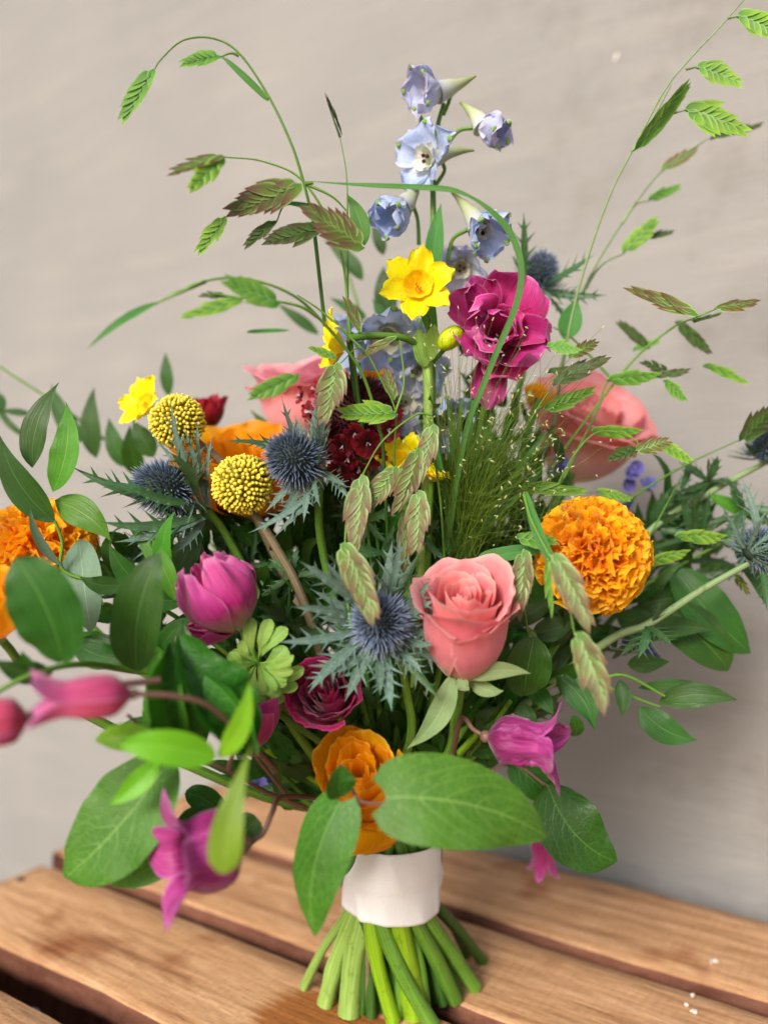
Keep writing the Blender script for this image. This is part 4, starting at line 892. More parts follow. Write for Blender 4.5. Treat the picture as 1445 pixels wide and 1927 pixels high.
bound_stem(rt, to_bind((755, 888, .375), (765, 1000, .38), (760, 1300, .39)), .0014)
rt = thing('daffodil', 'yellow daffodil seen edge on between the oats and the fine grass', 'daffodil', P(812, 905, .362), (.30, -.35, .88), 0, 'daffodils in the bouquet')
daffodil(rt, None, None, .0095, 0, 1.35, 12, parent_is_root=True); bound_stem(rt, to_bind((812, 907, .363), (805, 1050, .375), (790, 1300, .39)), .0013)
rt = thing('daffodil', 'blurred yellow daffodil left of the upper craspedia ball', 'daffodil', P(285, 768, .405), (-.55, -.75, .35), 0, 'daffodils in the bouquet')
daffodil(rt, None, None, .0150, .5, 1.0, 17, parent_is_root=True); bound_stem(rt, to_bind((290, 772, .408), (360, 900, .41), (650, 1400, .41)), .0016)

# delphiniums
rt = thing('delphinium', 'tall pale blue delphinium spire at the top of the bouquet', 'delphinium', P(815, 640, .385), None, 0, 'delphiniums in the bouquet')
stemw(rt, pxs((835, 195, .384), (824, 235, .385), (815, 300, .385), (815, 400, .385), (815, 520, .386), (812, 640, .387)), .0010, .0017, 'stem', 8, 6)
delph_bloom(rt, (835, 175, .380), (-.86, -.45, -.12), .0200, (895, 143, .383), ((848, 178, .384), (842, 198, .386), (834, 215, .385)), 'delph_pale', .55, .3, 1)
delph_bloom(rt, (900, 238, .382), (.58, -.62, -.42), .0195, (866, 193, .384), ((893, 240, .384), (862, 247, .386), (836, 280, .385)), 'delph_pale', .35, .9, 9)
delph_bloom(rt, (815, 303, .379), (-.74, -.66, -.02), .0205, (892, 283, .382), ((832, 305, .383), (836, 322, .385), (820, 348, .385)), 'delph', 1.05, .1, 17)
delph_bloom(rt, (762, 385, .379), (-.50, -.62, -.60), .0215, (790, 345, .384), ((772, 378, .383), (785, 410, .386), (788, 460, .386)), 'delph', .42, .5, 25)
delph_bloom(rt, (895, 425, .377), (.40, -.72, -.58), .0215, (850, 362, .384), ((880, 432, .382), (852, 450, .386), (842, 490, .386)), 'delph', .55, 1.2, 33)
leafp(rt, 'blade', (812, 520, .382), (830, 382, .378), 34, 'lance', .02, .05, name='leaf'); leafp(rt, 'blade', (800, 330, .386), (792, 215, .384), 16, 'long', 0, .02, name='leaf')
leafp(rt, 'blade', (820, 650, .378), (800, 480, .375), 30, 'lance', .05, .05, name='leaf')
bound_stem(rt, to_bind((812, 640, .387), (812, 760, .389), (800, 1000, .392), (770, 1300, .395)), .0018)
rt = thing('delphinium', 'lower blue delphinium with ruffled florets between the daffodils', 'delphinium', P(760, 800, .400), None, 0, 'delphiniums in the bouquet')
for c_, ax_, s_, sp, m_, op in (((735, 620, .393), (-.1, -.62, -.75), .0220, (765, 575, .41), 'delph', 1.0), ((690, 640, .398), (-.7, -.6, -.3), .0190, (730, 600, .41), 'delph', .9), ((760, 755, .398), (-.1, -.9, -.3), .0170, (760, 700, .41), 'delph_pale', 1.1), ((868, 500, .405), (-.1, -.8, -.5), .0170, (850, 460, .41), 'delph_pale', .8),
                           ((832, 790, .395), (.3, -.8, -.3), .0160, (800, 750, .41), 'delph', 1.0), ((780, 690, .402), (.2, -.8, -.4), .0180, (790, 640, .41), 'delph', .9), ((700, 885, .400), (-.2, -.8, -.4), .0150, (720, 850, .41), 'delph', .9)):
    delph_bloom(rt, c_, ax_, s_*1.1, sp, None, m_, op, R.random()*3, R.random()*40)
bound_stem(rt, to_bind((790, 600, .412), (775, 800, .41), (760, 1100, .40), (745, 1350, .398)), .0018)
def statice(label, l, seed):
    rt = thing('statice', label, 'statice', P(*l[0]), None, 0, 'small violet filler flowers'); rr = random.Random(seed)
    for px, py, d in l:
        for k in range(5):
            e = sub(rt, P(px+rr.uniform(-22, 22), py+rr.uniform(-18, 18), d+rr.uniform(-.006, .006)), (rr.uniform(-1, 1), -1, rr.uniform(-.3, 1)), 'floret', 0)
            for j in range(5):
                me = bpy.data.meshes.get('violet_petal') or open_petal(.0045, .0028, .8, 1.3, 'petal', .3, .3, 3, 6, 2, .0004).mesh('violet_petal', MT['violet']); obj('petal', me, e, RZ(j*1.2566))
    stemw(rt, [P(*l[0]), P((l[0][0]+800)/2, 1250, .40), Vector((BX, BY, .085))], .0008, .001, 'stemdark')
MT['violet'] = petal_mat('violet_petal', lin('7068a8'), lin('6c6cc0'), lin('8484d0'), None, .3, .2)
statice('blurred violet florets at the right between the peach rose and the marigold', [(1165, 955, .42), (1200, 900, .425), (1050, 890, .42)], 1)
statice('violet florets low on the right under the marigold', [(1205, 1225, .41), (1180, 1060, .41), (850, 1330, .40)], 2)
statice('violet florets seen low among the stems left of the ribbon', [(500, 1475, .41), (560, 1420, .41)], 3)

# clematis bells
bell('blurred long pink clematis bell pointing left in the foreground', (250, 1306, .262), (36, 1322, .247), .0072, 'clem_pink', pxs((252, 1306, .262), (330, 1310, .27), (395, 1330, .28), (460, 1390, .30), (520, 1450, .34)), 1, .30, .79)
bell('second blurred pink clematis bell cut off by the left edge', (55, 1350, .255), (-110, 1378, .245), .0072, 'clem_pink', pxs((56, 1349, .256), (150, 1300, .262), (300, 1280, .28)), 5, .30, .4)
bell('crumpled magenta clematis bell on the lower right beneath the coral rose', (915, 1386, .335), (1084, 1412, .322), .0098, 'clem', pxs((917, 1388, .336), (890, 1372, .34), (868, 1352, .35), (850, 1420, .37)), 9, .62, .15, .5)
bell('open pink clematis bell with pointed tips at the lower left', (455, 1588, .292), (278, 1630, .272), .0135, 'clem', pxs((456, 1586, .292), (492, 1572, .297), (512, 1530, .305), (530, 1500, .33), (600, 1502, .365)), 13, .75, .15, .06)
bell('small blurred fuchsia clematis bell hanging below the big heart leaf', (1022, 1560, .43), (1022, 1650, .435), .0070, 'clem', pxs((1022, 1560, .43), (1030, 1510, .42), (960, 1450, .41)), 17, .25, .3)

# clematis foliage
G_ = 'clematis leaf sprays'
H = dict
sprig('clematis_spray', 'clematis spray with the largest heart-shaped green leaf in front of the orange ranunculus', 'clematis leaves', [((640, 1440, .31), (655, 1470, .31), (680, 1508, .30), (735, 1512, .292)), ((680, 1508, .30), (660, 1540, .33), (690, 1590, .38))], [
    ((726, 1500, .289), (1034, 1576, .300), 168, .10, 'clemleaf', H(shape='heart', lobe=.30, arch=-.10, fold=.06, wave=.10, bow=.08, n=28, m=10, veins=.06, nrm=(.0, -.88, .42), curl=-.10)),
    ((640, 1500, .30), (645, 1440, .297), 62, .05, 'clemdark', H(shape='ovate', fold=.3, roll=.5)),
    ((640, 1508, .300), (592, 1762, .296), 122, -.10, 'clemleaf', H(shape='heart', lobe=.32, fold=-.16, arch=-.12, wave=.10, n=26, m=9, veins=.03, bow=.10, nrm=(-.35, -.8, .5))),
    ((650, 1560, .36), (590, 1650, .36), 74, .1, 'clemdark', H(shape='ovate')), ], G_, sr=.0008, smat='stempurple')
sprig('clematis_spray', 'clematis spray with a broad veined leaf and lime young leaves at the lower left', 'clematis leaves', [((600, 1530, .35), (500, 1490, .33), (420, 1445, .305), (310, 1400, .30), (240, 1345, .29)), ((430, 1448, .305), (445, 1400, .30), (470, 1330, .30))], [
    ((318, 1432, .305), (122, 1652, .300), 172, .04, 'clemleaf', H(shape='ovate', lobe=.1, fold=.14, wave=.12, n=26, m=9, veins=.03, nrm=(-.1, -.85, .45))),
    ((300, 1460, .32), (235, 1600, .32), 90, -.1, 'greyleaf', H(shape='ovate')),
    ((405, 1425, .272), (225, 1402, .262), 66, -.07, 'limeleaf', H(shape='ovate', fold=.2)),
    ((300, 1400, .285), (180, 1392, .285), 52, -.10, 'limeleaf', H(shape='ovate')),
    ((300, 1430, .29), (205, 1515, .285), 44, .05, 'limeleaf', H(shape='lance')),
    ((412, 1425, .275), (470, 1278, .268), 44, -.10, 'limeleaf', H(shape='lance')),
    ((300, 1370, .32), (220, 1370, .32), 60, .1, 'clemdark', H(shape='ovate')),
    ((482, 1385, .262), (420, 1644, .250), 66, -.04, 'olive', H(shape='spat', fold=.15)),
    ((400, 1530, .325), (320, 1560, .32), 66, .1, 'clemdark', H(shape='ovate')), ((350, 1490, .33), (430, 1540, .33), 50, .1, 'clemdark', H(shape='ovate')),
    ((485, 1540, .315), (450, 1605, .315), 56, -.1, 'clemdark', H(shape='heart')),
    ((345, 1605, .31), (212, 1668, .31), 74, -.10, 'clemleaf', H(shape='ovate')), ((300, 1600, .32), (270, 1540, .33), 60, .1, 'clemdark', H(shape='ovate')), ], G_, sr=.0010, smat='stempurple')
sprig('clematis_spray', 'clematis spray with large rolled dark leaves left of the wine red ranunculus', 'clematis leaves', [((560, 1520, .36), (480, 1420, .325), (420, 1330, .315), (380, 1290, .31))], [
    ((345, 1430, .312), (318, 1208, .30), 120, .08, 'clemdark', H(shape='ovate', fold=.9, roll=.8, wave=.3, n=20, m=7)),
    ((330, 1420, .315), (300, 1225, .305), 100, -.05, 'clemleaf', H(shape='ovate', fold=.4, roll=-.4, n=20, m=7)),
    ((462, 1412, .302), (338, 1196, .302), 138, .10, 'clemdark', H(shape='ovate', fold=.95, roll=.75, wave=.3, n=20, m=7, arch=.35)),
    ((480, 1415, .305), (385, 1270, .298), 96, -.12, 'clemleaf', H(shape='ovate', fold=.7, roll=-.6, n=20, m=7)),
    ((380, 1300, .31), (345, 1165, .312), 36, 0, 'clemdark', H(shape='lance')), ], G_, sr=.0010, smat='stempurple')
sprig('clematis_spray', 'single broad dark oval leaf hanging low on the right of the ribbon', 'clematis leaves', [((1030, 1480, .385), (960, 1440, .39), (850, 1480, .395))], [
    ((1030, 1476, .385), (1158, 1622, .375), 122, -.12, 'clemdark', H(shape='ovate', fold=.06, n=20, m=7, veins=.02)), ((960, 1430, .39), (1040, 1500, .39), 70, 0, 'clemdark', H(shape='ovate'))], G_, sr=.0009, smat='stempurple')

# ruscus
G_ = 'ruscus branches'
RU = lambda **k: dict(shape='lance', fold=.10, arch=.12, bow=.04, **k)
sprig('ruscus_branch', 'ruscus branch arching out at the left with tall glossy lance leaves', 'ruscus', [((560, 1330, .37), (330, 1160, .36), (215, 1105, .355), (122, 1075, .35), (118, 1020, .348), (104, 980, .346))], [
    ((104, 982, .346), (0, 818, .34), 66, .08, 'ruscus', RU(n=16)), ((62, 880, .35), (112, 720, .352), 58, .08, 'ruscus', RU(n=16)), ((100, 925, .345), (124, 755, .346), 62, -.10, 'ruscus_lit', RU(n=16)),
    ((105, 945, .35), (210, 1018, .345), 66, .10, 'ruscus_lit', RU()), ((118, 1066, .348), (58, 950, .34), 22, .12, 'greyleaf', RU(roll=.9)), ((150, 1015, .36), (172, 1190, .35), 74, .02, 'greyleaf', H(shape='ovate')),
    ((215, 1105, .354), (330, 1000, .345), 44, -.12, 'ruscus_lit', RU()), ((235, 1100, .353), (150, 1085, .345), 40, .1, 'ruscus', RU())], G_)
sprig('ruscus_branch', 'ruscus branch in the left foreground with a broad dark leaf hanging over the orange bloom', 'ruscus', [((640, 1420, .37), (430, 1290, .34), (250, 1262, .325), (150, 1250, .30), (60, 1270, .285), (-20, 1310, .28))], [
    ((118, 1246, .283), (30, 1052, .275), 128, -.10, 'ruscus', H(shape='ellip', fold=.05, arch=.1, n=20)), ((258, 1262, .31), (300, 1040, .305), 98, .05, 'ruscus', H(shape='ovate', fold=.16, arch=.1, n=20)),
    ((225, 1240, .33), (130, 1195, .33), 60, .1, 'ruscus', RU()), ((250, 1255, .33), (150, 1200, .335), 52, -.1, 'ruscus', RU()), ((60, 1262, .285), (40, 1225, .28), 30, 0, 'ruscus', RU()),
    ((300, 1230, .34), (370, 1160, .335), 40, .1, 'ruscus', RU()), ((100, 1265, .29), (-10, 1240, .28), 50, .1, 'ruscus', RU()), ((340, 1275, .34), (215, 1180, .33), 50, 0, 'ruscus_lit', RU())], G_, sr=.0016)
sprig('ruscus_branch', 'ruscus shoots between the left sea holly and the magenta anemone', 'ruscus', [((640, 1400, .375), (470, 1200, .36), (360, 1110, .352), (290, 1060, .35))], [
    ((300, 1120, .345), (205, 1020, .338), 52, .1, 'ruscus', RU()), ((330, 1130, .34), (240, 990, .345), 46, -.1, 'ruscus_lit', RU()), ((320, 1100, .345), (330, 960, .34), 40, .12, 'ruscus_lit', RU()),
    ((350, 1125, .345), (250, 1115, .335), 44, .1, 'ruscus', RU()), ((330, 1090, .36), (390, 990, .36), 60, .05, 'ruscus', RU()), ((265, 1090, .35), (290, 1200, .345), 40, .05, 'ruscus', RU()), ((390, 1150, .36), (330, 1230, .35), 40, 0, 'ruscus', RU()), ((400, 1140, .36), (300, 1180, .35), 40, .1, 'ruscus', RU())], G_)
sprig('ruscus_branch', 'blurred ruscus leaves standing behind the marigold at the upper left', 'ruscus', [((600, 1300, .42), (420, 1050, .44), (280, 900, .45), (150, 790, .46), (0, 690, .46))], [
    ((182, 862, .45), (178, 728, .45), 44, .05, 'ruscus', RU()), ((155, 832, .455), (98, 722, .455), 40, .06, 'ruscus', RU()), ((240, 880, .44), (205, 785, .44), 40, .05, 'ruscus', RU()), ((318, 745, .46), (312, 662, .46), 28, 0, 'ruscus', RU()),
    ((10, 770, .455), (-20, 730, .455), 30, 0, 'ruscus', RU()), ((60, 780, .455), (0, 772, .455), 16, 0, 'ruscus', RU()), ((265, 900, .44), (245, 800, .43), 44, .05, 'ruscus', RU()), ((290, 860, .42), (250, 790, .42), 46, 0, 'ruscus', RU()),
    ((70, 830, .455), (0, 700, .46), 14, .2, 'ruscus', RU()), ((350, 850, .43), (310, 760, .43), 40, 0, 'ruscus', RU())], G_)
sprig('ruscus_branch', 'dark blurred ruscus leaves rising behind the oat spikelets at the top centre', 'ruscus', [((760, 1200, .42), (720, 800, .45), (680, 600, .455), (640, 470, .46))], [
    ((682, 528, .455), (610, 450, .46), 34, -.05, 'ruscus', RU()), ((735, 600, .45), (722, 500, .45), 46, .05, 'ruscus', RU()), ((722, 480, .45), (700, 415, .45), 26, 0, 'ruscus', RU()), ((600, 630, .46), (520, 570, .46), 24, 0, 'ruscus', RU()), ((690, 600, .45), (620, 560, .45), 24, 0, 'ruscus', RU()), ((745, 640, .44), (700, 560, .44), 34, 0, 'ruscus', RU()),
    ((560, 860, .44), (470, 770, .45), 28, 0, 'ruscus', RU()), ((530, 840, .44), (460, 820, .44), 30, 0, 'ruscus', RU())], G_)
sprig('ruscus_branch', 'glossy ruscus leaves pointing right at the lower right', 'ruscus', [((860, 1450, .39), (1000, 1340, .385), (1110, 1290, .38), (1240, 1330, .38)), ((1110, 1290, .38), (1170, 1270, .375), (1250, 1310, .375))], [
    ((1202, 1330, .378), (1312, 1392, .370), 62, -.12, 'ruscus', RU()), ((1240, 1322, .378), (1388, 1318, .368), 54, .10, 'ruscus', RU()), ((1200, 1295, .38), (1330, 1290, .375), 22, .05, 'ruscus', RU()), ((1165, 1280, .38), (1170, 1350, .375), 34, .05, 'ruscus', RU()),
    ((1045, 1270, .375), (1118, 1375, .365), 62, .12, 'ruscus', RU()), ((1060, 1255, .375), (1095, 1300, .37), 34, .05, 'ruscus', RU()), ((1160, 1195, .385), (1345, 1185, .385), 54, .06, 'ruscus', RU()), ((1240, 1150, .40), (1370, 1262, .395), 96, .06, 'ruscus', H(shape='ovate', arch=.1)),
    ((1180, 1250, .39), (1260, 1245, .385), 40, 0, 'ruscus', RU()), ((1000, 1290, .37), (1042, 1345, .36), 40, 0, 'ruscus', RU()), ((1085, 1385, .36), (1078, 1345, .355), 30, 0, 'clemdark', H(shape='ovate'))], G_)
sprig('ruscus_branch', 'dark ragged leaves on the right between the marigold and the sea holly stalk', 'ruscus', [((900, 1380, .40), (1100, 1180, .41), (1250, 1080, .41), (1400, 1000, .405))], [
    ((1270, 1070, .405), (1412, 1228, .395), 92, -.06, 'ruscus', H(shape='ovate')), ((1200, 1140, .41), (1330, 1130, .41), 70, .08, 'ruscus', H(shape='ovate')), ((1380, 1020, .40), (1440, 1140, .39), 50, .06, 'ruscus', RU()), ((1220, 1080, .41), (1190, 960, .415), 60, 0, 'ruscus', RU()), ((1160, 1160, .41), (1260, 1190, .40), 60, 0, 'ruscus', RU()), ((1330, 930, .41), (1445, 990, .405), 30, 0, 'ruscus_lit', RU())], G_)
sprig('ruscus_branch', 'round dark leaf tucked under the right side of the coral rose', 'ruscus', [((960, 1320, .36), (900, 1400, .38), (830, 1480, .39))], [
    ((985, 1308, .352), (1005, 1198, .345), 86, .03, 'ruscus', H(shape='ellip', fold=.12, arch=.15)), ((960, 1180, .365), (1060, 1110, .37), 40, 0, 'ruscus', RU()), ((1000, 1195, .37), (1085, 1170, .37), 50, 0, 'ruscus', RU()), ((980, 1320, .37), (1000, 1400, .365), 44, 0, 'ruscus', RU()), ((930, 1330, .37), (905, 1400, .37), 60, 0, 'ruscus', RU()), ((1010, 1150, .38), (960, 1060, .38), 60, 0, 'ruscus', RU())], G_)

# spiny green sea-holly foliage on the right, feathery leaf tufts
def spiny(label, l, stems, seed):
    rt = thing('sea_holly_foliage', label, 'foliage', P(*stems[0][0]), None, 0, 'spiny green foliage'); rr = random.Random(seed)
    for s in stems: stemw(rt, pxs(*s), .0011, .0008, 'stemdark')
    for b, t, w_ in l:
        A, B = P(*b), P(*t); mb = MB(); toothed(mb, bez(A, B, rr.uniform(-.1, .1), .05), w_, Matrix.Rotation(rr.uniform(-.7, .7), 3, (B-A).normalized()) @ Vector((0, -1, .3)), 3, fold=.2, spine=.5, body=.6)
        wpart('leaf', mb, MT['bractdark'], rt)
l = []
for cx, cy, d, n_, ln in ((1225, 990, .41, 9, 105), (1330, 905, .41, 7, 70), (1300, 1010, .405, 7, 90), (1180, 1000, .415, 6, 80), (1400, 960, .40, 6, 80)):
    for k in range(n_):
        a = D(R.uniform(-30, 210) if n_ > 6 else R.uniform(0, 360)); q = ln*rj(.6, 1.1); l.append(((cx, cy, d), (cx+math.cos(a)*q, cy-math.sin(a)*q, d-rj(.0, .015)), rj(.0026, .0042)))
spiny('dark spiny leaf whorls on the right above the grey sea holly stalk', l, [((880, 1350, .40), (1080, 1120, .41), (1225, 990, .41), (1330, 905, .41)), ((1225, 990, .41), (1300, 1010, .405), (1400, 960, .40))], 3)
l = []
for cx, cy, d, n_, ln in ((545, 1085, .366, 8, 70), (540, 1170, .37, 7, 80), (690, 980, .375, 8, 70), (720, 1040, .37, 7, 60), (470, 1060, .385, 6, 70), (800, 1010, .372, 6, 60)):
    for k in range(n_):
        a = R.uniform(0, 6.28); q = ln*rj(.6, 1.1); l.append(((cx, cy, d), (cx+math.cos(a)*q, cy-math.sin(a)*q, d-rj(-.005, .012)), rj(.0022, .0036)))
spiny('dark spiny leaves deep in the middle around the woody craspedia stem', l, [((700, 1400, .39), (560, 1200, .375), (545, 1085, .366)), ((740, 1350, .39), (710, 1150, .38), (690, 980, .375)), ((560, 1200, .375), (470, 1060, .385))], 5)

# long grass blade and the fine panicum
sprig('grass_blade', 'long arching grass blade sweeping over the delphinium and the magenta anemone', 'grass', [((575, 346, .335), (581, 345, .335), (590, 344, .335))], [], None)
gb = bpy.data.objects['grass_blade']; mb = MB()
c_ = cr(pxs((578, 341, .335), (650, 347, .334), (720, 351, .333), (800, 354, .332), (858, 360, .331), (905, 383, .330), (950, 425, .330), (975, 475, .330), (980, 530, .330), (965, 590, .331), (935, 660, .333), (905, 735, .336), (880, 800, .34), (860, 900, .35), (845, 1010, .36)), 4)
rows = []; uvs = []
for i, p in enumerate(c_):
    v = i/(len(c_)-1); t = (c_[min(i+1, len(c_)-1)]-c_[max(i-1, 0)]).normalized(); nn = Vector((0, -1, .1+.9*max(0, 1-v*3))); nn = (nn-t*nn.dot(t)).normalized(); sd = t.cross(nn)
    ww = .0017*min(1, v*7+.1)*(1-.35*v)*(1-.55*math.exp(-((v-.33)/.05)**2)); rows.append([p+sd*u*ww+nn*abs(u)*ww*.25 for u in (-1, -.5, 0, .5, 1)]); uvs.append([(u*.5+.5, v) for u in (-1, -.5, 0, .5, 1)])
mb.grid(rows, uvs); wpart('leaf', mb, MT['blade'], gb)
pn = thing('panicum_grass', 'airy fountain grass plume with tiny pale seeds above the coral rose', 'grass', P(868, 1060, .362), None)
mb = MB(); ms = MB(); rr = random.Random(3)
for i in range(470):
    b = (868+rr.uniform(-30, 36), 1065-rr.uniform(0, 120), .362+rr.uniform(-.008, .008)) if i % 2 else (900+rr.uniform(-60, 110), 960+rr.uniform(-110, 70), .366+rr.uniform(-.010, .006))
    a = rr.gauss(0.24, .42) if i % 2 else rr.gauss(.35, .75); L = (rr.uniform(150, 430) if i % 2 else rr.uniform(60, 240))*(1.0 if abs(a-.25) < .5 else .6)
    if i % 9 == 0: a += rr.uniform(.4, .9); L *= .7
    tx, ty, td = b[0]+math.sin(a)*L, b[1]-math.cos(a)*L, b[2]+rr.uniform(-.028, .012)
    mx, my = (b[0]+tx)/2+rr.uniform(-22, 14)-math.sin(a)*30, (b[1]+ty)/2-12
    pts = cr([P(*b), P(mx, my, (b[2]+td)/2-.004), P(tx, ty, td)], 5); mb.tube(pts, lambda q: .00014-.00006*q, 3, 0, False)
    for k in range(1 if i % 2 else (i % 4 == 0)):
        q = pts[-1] if k == 0 else pts[-4]+Vector((rr.uniform(-1, 1), 0, rr.uniform(-1, 1)))*.0012
        ms.ball(q, rr.uniform(.00036, .00060), 5, 4, (.65, .65, 1.8), 0, Matrix.Rotation(rr.uniform(-1.5, 1.5), 3, 'Y'))
wpart('grass_hairs', mb, MT['hair'], pn, 'stuff'); wpart('grass_seeds', ms, MT['seed'], pn, 'stuff')
for k in range(16):
    leafp(pn, 'blade', (862+rj(30), 1060-rj(0, 30), .368), (840+rj(-40, 200), 720+rj(0, 180), .365), rj(9, 16), 'long', rj(.06), 0, fold=.4)
bound_stem(pn, to_bind((868, 1065, .364), (830, 1250, .375), (790, 1400, .385)), .0013)

# sea oats
dt = True
oats('sea oat stem arching over the upper left with two hanging spikelets', [((590, 420, .35), (572, 345, .345), (548, 270, .342), (505, 180, .34), (450, 100, .338), (400, 72, .337), (345, 76, .336), (305, 110, .335), (290, 132, .335)), ((450, 105, .338), (435, 100, .337), (415, 107, .337)), ((505, 185, .34), (460, 140, .338), (418, 108, .337))],
     [((290, 131, .335), (228, 232, .333), 40, 'oat', 13, dt), ((415, 107, .337), (337, 122, .335), 44, 'oat', 13, dt, .2)], (590, 420, .35), .00055, blades=(((505, 190, .34), (420, 108, .337), 14),))
oats('sea oat sprig on the upper left with dark brownish spikelets in a cluster', [((660, 640, .355), (640, 470, .35), (575, 346, .345), (500, 305, .342), (420, 295, .34)), ((575, 346, .345), (625, 370, .347), (655, 400, .35)), ((660, 425, .348), (600, 395, .345), (540, 385, .342), (520, 418, .340))],
     [((420, 294, .318), (316, 327, .312), 42, 'oatbrown', 9, False, .5), ((420, 294, .318), (352, 362, .312), 40, 'oatlime', 9, False, -.3), ((567, 347, .337), (424, 404, .330), 62, 'oatbrown', 15, dt), ((685, 468, .333), (568, 384, .328), 66, 'oatbrown', 15, dt, .1), ((424, 408, .338), (370, 480, .336), 30, 'oatlime', 11, dt),
      ((520, 417, .339), (459, 467, .337), 26, 'oatdark', 11, dt), ((604, 428, .338), (492, 456, .334), 38, 'oatdark', 13, dt)], (660, 640, .355), .00055, blades=(((686, 462, .342), (652, 364, .342), 34, 'lance', -.06), ((600, 393, .341), (538, 382, .34), 12)))
oats('thin upright sea oat spikelet left of the delphinium spire', [((655, 640, .36), (654, 420, .352), (652, 330, .350), (640, 258, .350))], [((640, 258, .350), (609, 172, .350), 13, 'oatdark', 9, dt, 1.2)], (655, 640, .36), .0004)
oats('blurred sea oat stem arching down towards the middle left', [((720, 830, .35), (680, 700, .34), (600, 598, .325), (545, 552, .315), (470, 526, .308), (400, 526, .302), (340, 550, .300), (290, 574, .298)), ((600, 598, .325), (560, 575, .318), (480, 562, .312), (452, 562, .310)), ((452, 562, .31), (400, 552, .308))],
     [((527, 572, .305), (415, 524, .298), 52, 'oat', 11, False, .3), ((456, 566, .300), (340, 598, .294), 34, 'oatlime', 9, False, .5), ((388, 530, .300), (290, 574, .294), 20, 'oatlime', 7, False, 1.), ((430, 558, .31), (374, 556, .31), 16, 'oatdark', 7, False, .3)],
     (720, 830, .35), .0006, blades=(((300, 568, .298), (162, 660, .292), 17, 'lance', -.04), ((465, 625, .31), (545, 622, .31), 9)))
oats('tall sea oat stem leaning out to the upper right corner', [((1040, 800, .40), (1075, 600, .392), (1110, 470, .385), (1150, 360, .38), (1190, 282, .376), (1250, 170, .372), (1300, 108, .37), (1350, 55, .368), (1412, -15, .365)), ((1188, 285, .376), (1232, 215, .374), (1262, 160, .372)), ((1262, 214, .373), (1288, 207, .372)), ((1290, 130, .37), (1311, 126, .37)), ((1368, 34, .367), (1386, 31, .367))],
     [((1385, 30, .367), (1478, 74, .362), 54, 'oatlime', 14, dt), ((1310, 127, .37), (1396, 160, .366), 46, 'oatlime', 14, dt, .1), ((1287, 206, .372), (1410, 252, .368), 56, 'oatlime', 15, dt, .1), ((1191, 283, .374), (1297, 153, .368), 30, 'oat', 14, dt, .7)], (1040, 800, .40), .0006, mat='stemgrey')
oats('second paler sea oat stem on the right with blurred spikelets near the wall', [((1040, 820, .415), (1068, 620, .412), (1110, 520, .412), (1170, 420, .414), (1243, 323, .416), (1330, 262, .418)), ((1170, 420, .414), (1195, 385, .415), (1220, 378, .416)), ((1090, 560, .412), (1130, 500, .414), (1172, 478, .415))],
     [((1243, 323, .425), (1314, 278, .425), 26, 'oatmix', 9, False), ((1218, 378, .425), (1282, 349, .425), 22, 'oat', 9, False), ((1171, 478, .42), (1240, 408, .42), 38, 'oatlime', 9, False), ((1215, 450, .425), (1268, 435, .425), 18, 'oatdark', 7, False), ((1335, 262, .425), (1436, 234, .425), 18, 'oatdark', 9, False)], (1040, 820, .415), .0007, mat='stemgrey', blades=(((1062, 640, .41), (1085, 560, .408), 44, 'lance', 0),))
oats('sea oat sprig on the right with a long narrow spikelet against the wall', [((1050, 860, .40), (1180, 690, .402), (1260, 620, .40), (1312, 596, .37), (1350, 580, .37)), ((1312, 596, .37), (1310, 594, .37)), ((1300, 602, .375), (1330, 597, .373), (1356, 588, .372))],
     [((1311, 594, .366), (1176, 543, .362), 28, 'oatmix', 13, dt, .3), ((1344, 581, .366), (1428, 567, .364), 22, 'oatmix', 11, dt, .3), ((1304, 606, .372), (1358, 590, .37), 8, 'oatdark', 7, False), ((1270, 605, .41), (1340, 668, .41), 26, 'oatdark', 9, False), ((1222, 656, .42), (1158, 603, .42), 24, 'oatdark', 9, False), ((1190, 660, .42), (1245, 640, .42), 18, 'oat', 7, False)], (1050, 860, .40), .0006)
oats('dark blurred sea oat spikelets crossing in front of the peach rose', [((1060, 900, .39), (1120, 780, .392), (1150, 712, .395), (1240, 705, .395)), ((1150, 712, .395), (1080, 640, .40), (1040, 615, .40))],
     [((1140, 716, .385), (1240, 706, .385), 32, 'oat', 9, False), ((1225, 712, .388), (1298, 697, .388), 16, 'oatdark', 7, False), ((1248, 715, .388), (1292, 757, .388), 26, 'oat', 9, False), ((1322, 688, .40), (1410, 723, .40), 22, 'oatlime', 9, False), ((1260, 700, .40), (1205, 680, .40), 22, 'oatdark', 7, False)], (1060, 900, .39), .0006)
oats('small bunched sea oat spikelets below the peach rose', [((1020, 1000, .375), (1060, 890, .372), (1120, 815, .372), (1190, 825, .372), (1202, 845, .368))],
     [((1110, 812, .378), (1206, 812, .378), 26, 'oatlime', 9, False), ((1195, 848, .362), (1265, 828, .360), 46, 'oatmix', 12, dt), ((1196, 842, .364), (1138, 866, .362), 32, 'oatdark', 9, dt), ((1236, 832, .375), (1300, 868, .375), 30, 'oatlime', 9, False)], (1020, 1000, .375), .0005)
oats('sea oat sprig right of the magenta anemone with a pale grey-green spikelet', [((900, 960, .37), (960, 860, .365), (1010, 770, .362), (1060, 700, .36)), ((1010, 770, .362), (1020, 765, .36))],
     [((1028, 652, .335), (1094, 662, .332), 52, 'oat', 11, False), ((1070, 672, .355), (1126, 640, .352), 38, 'oatbrown', 10, dt), ((1040, 725, .358), (1145, 672, .355), 28, 'oatdark', 12, dt), ((1022, 770, .356), (1120, 732, .354), 30, 'oat', 13, dt, .4), ((1030, 700, .36), (1100, 700, .36), 18, 'oatdark', 9, False)], (900, 960, .37), .0005)
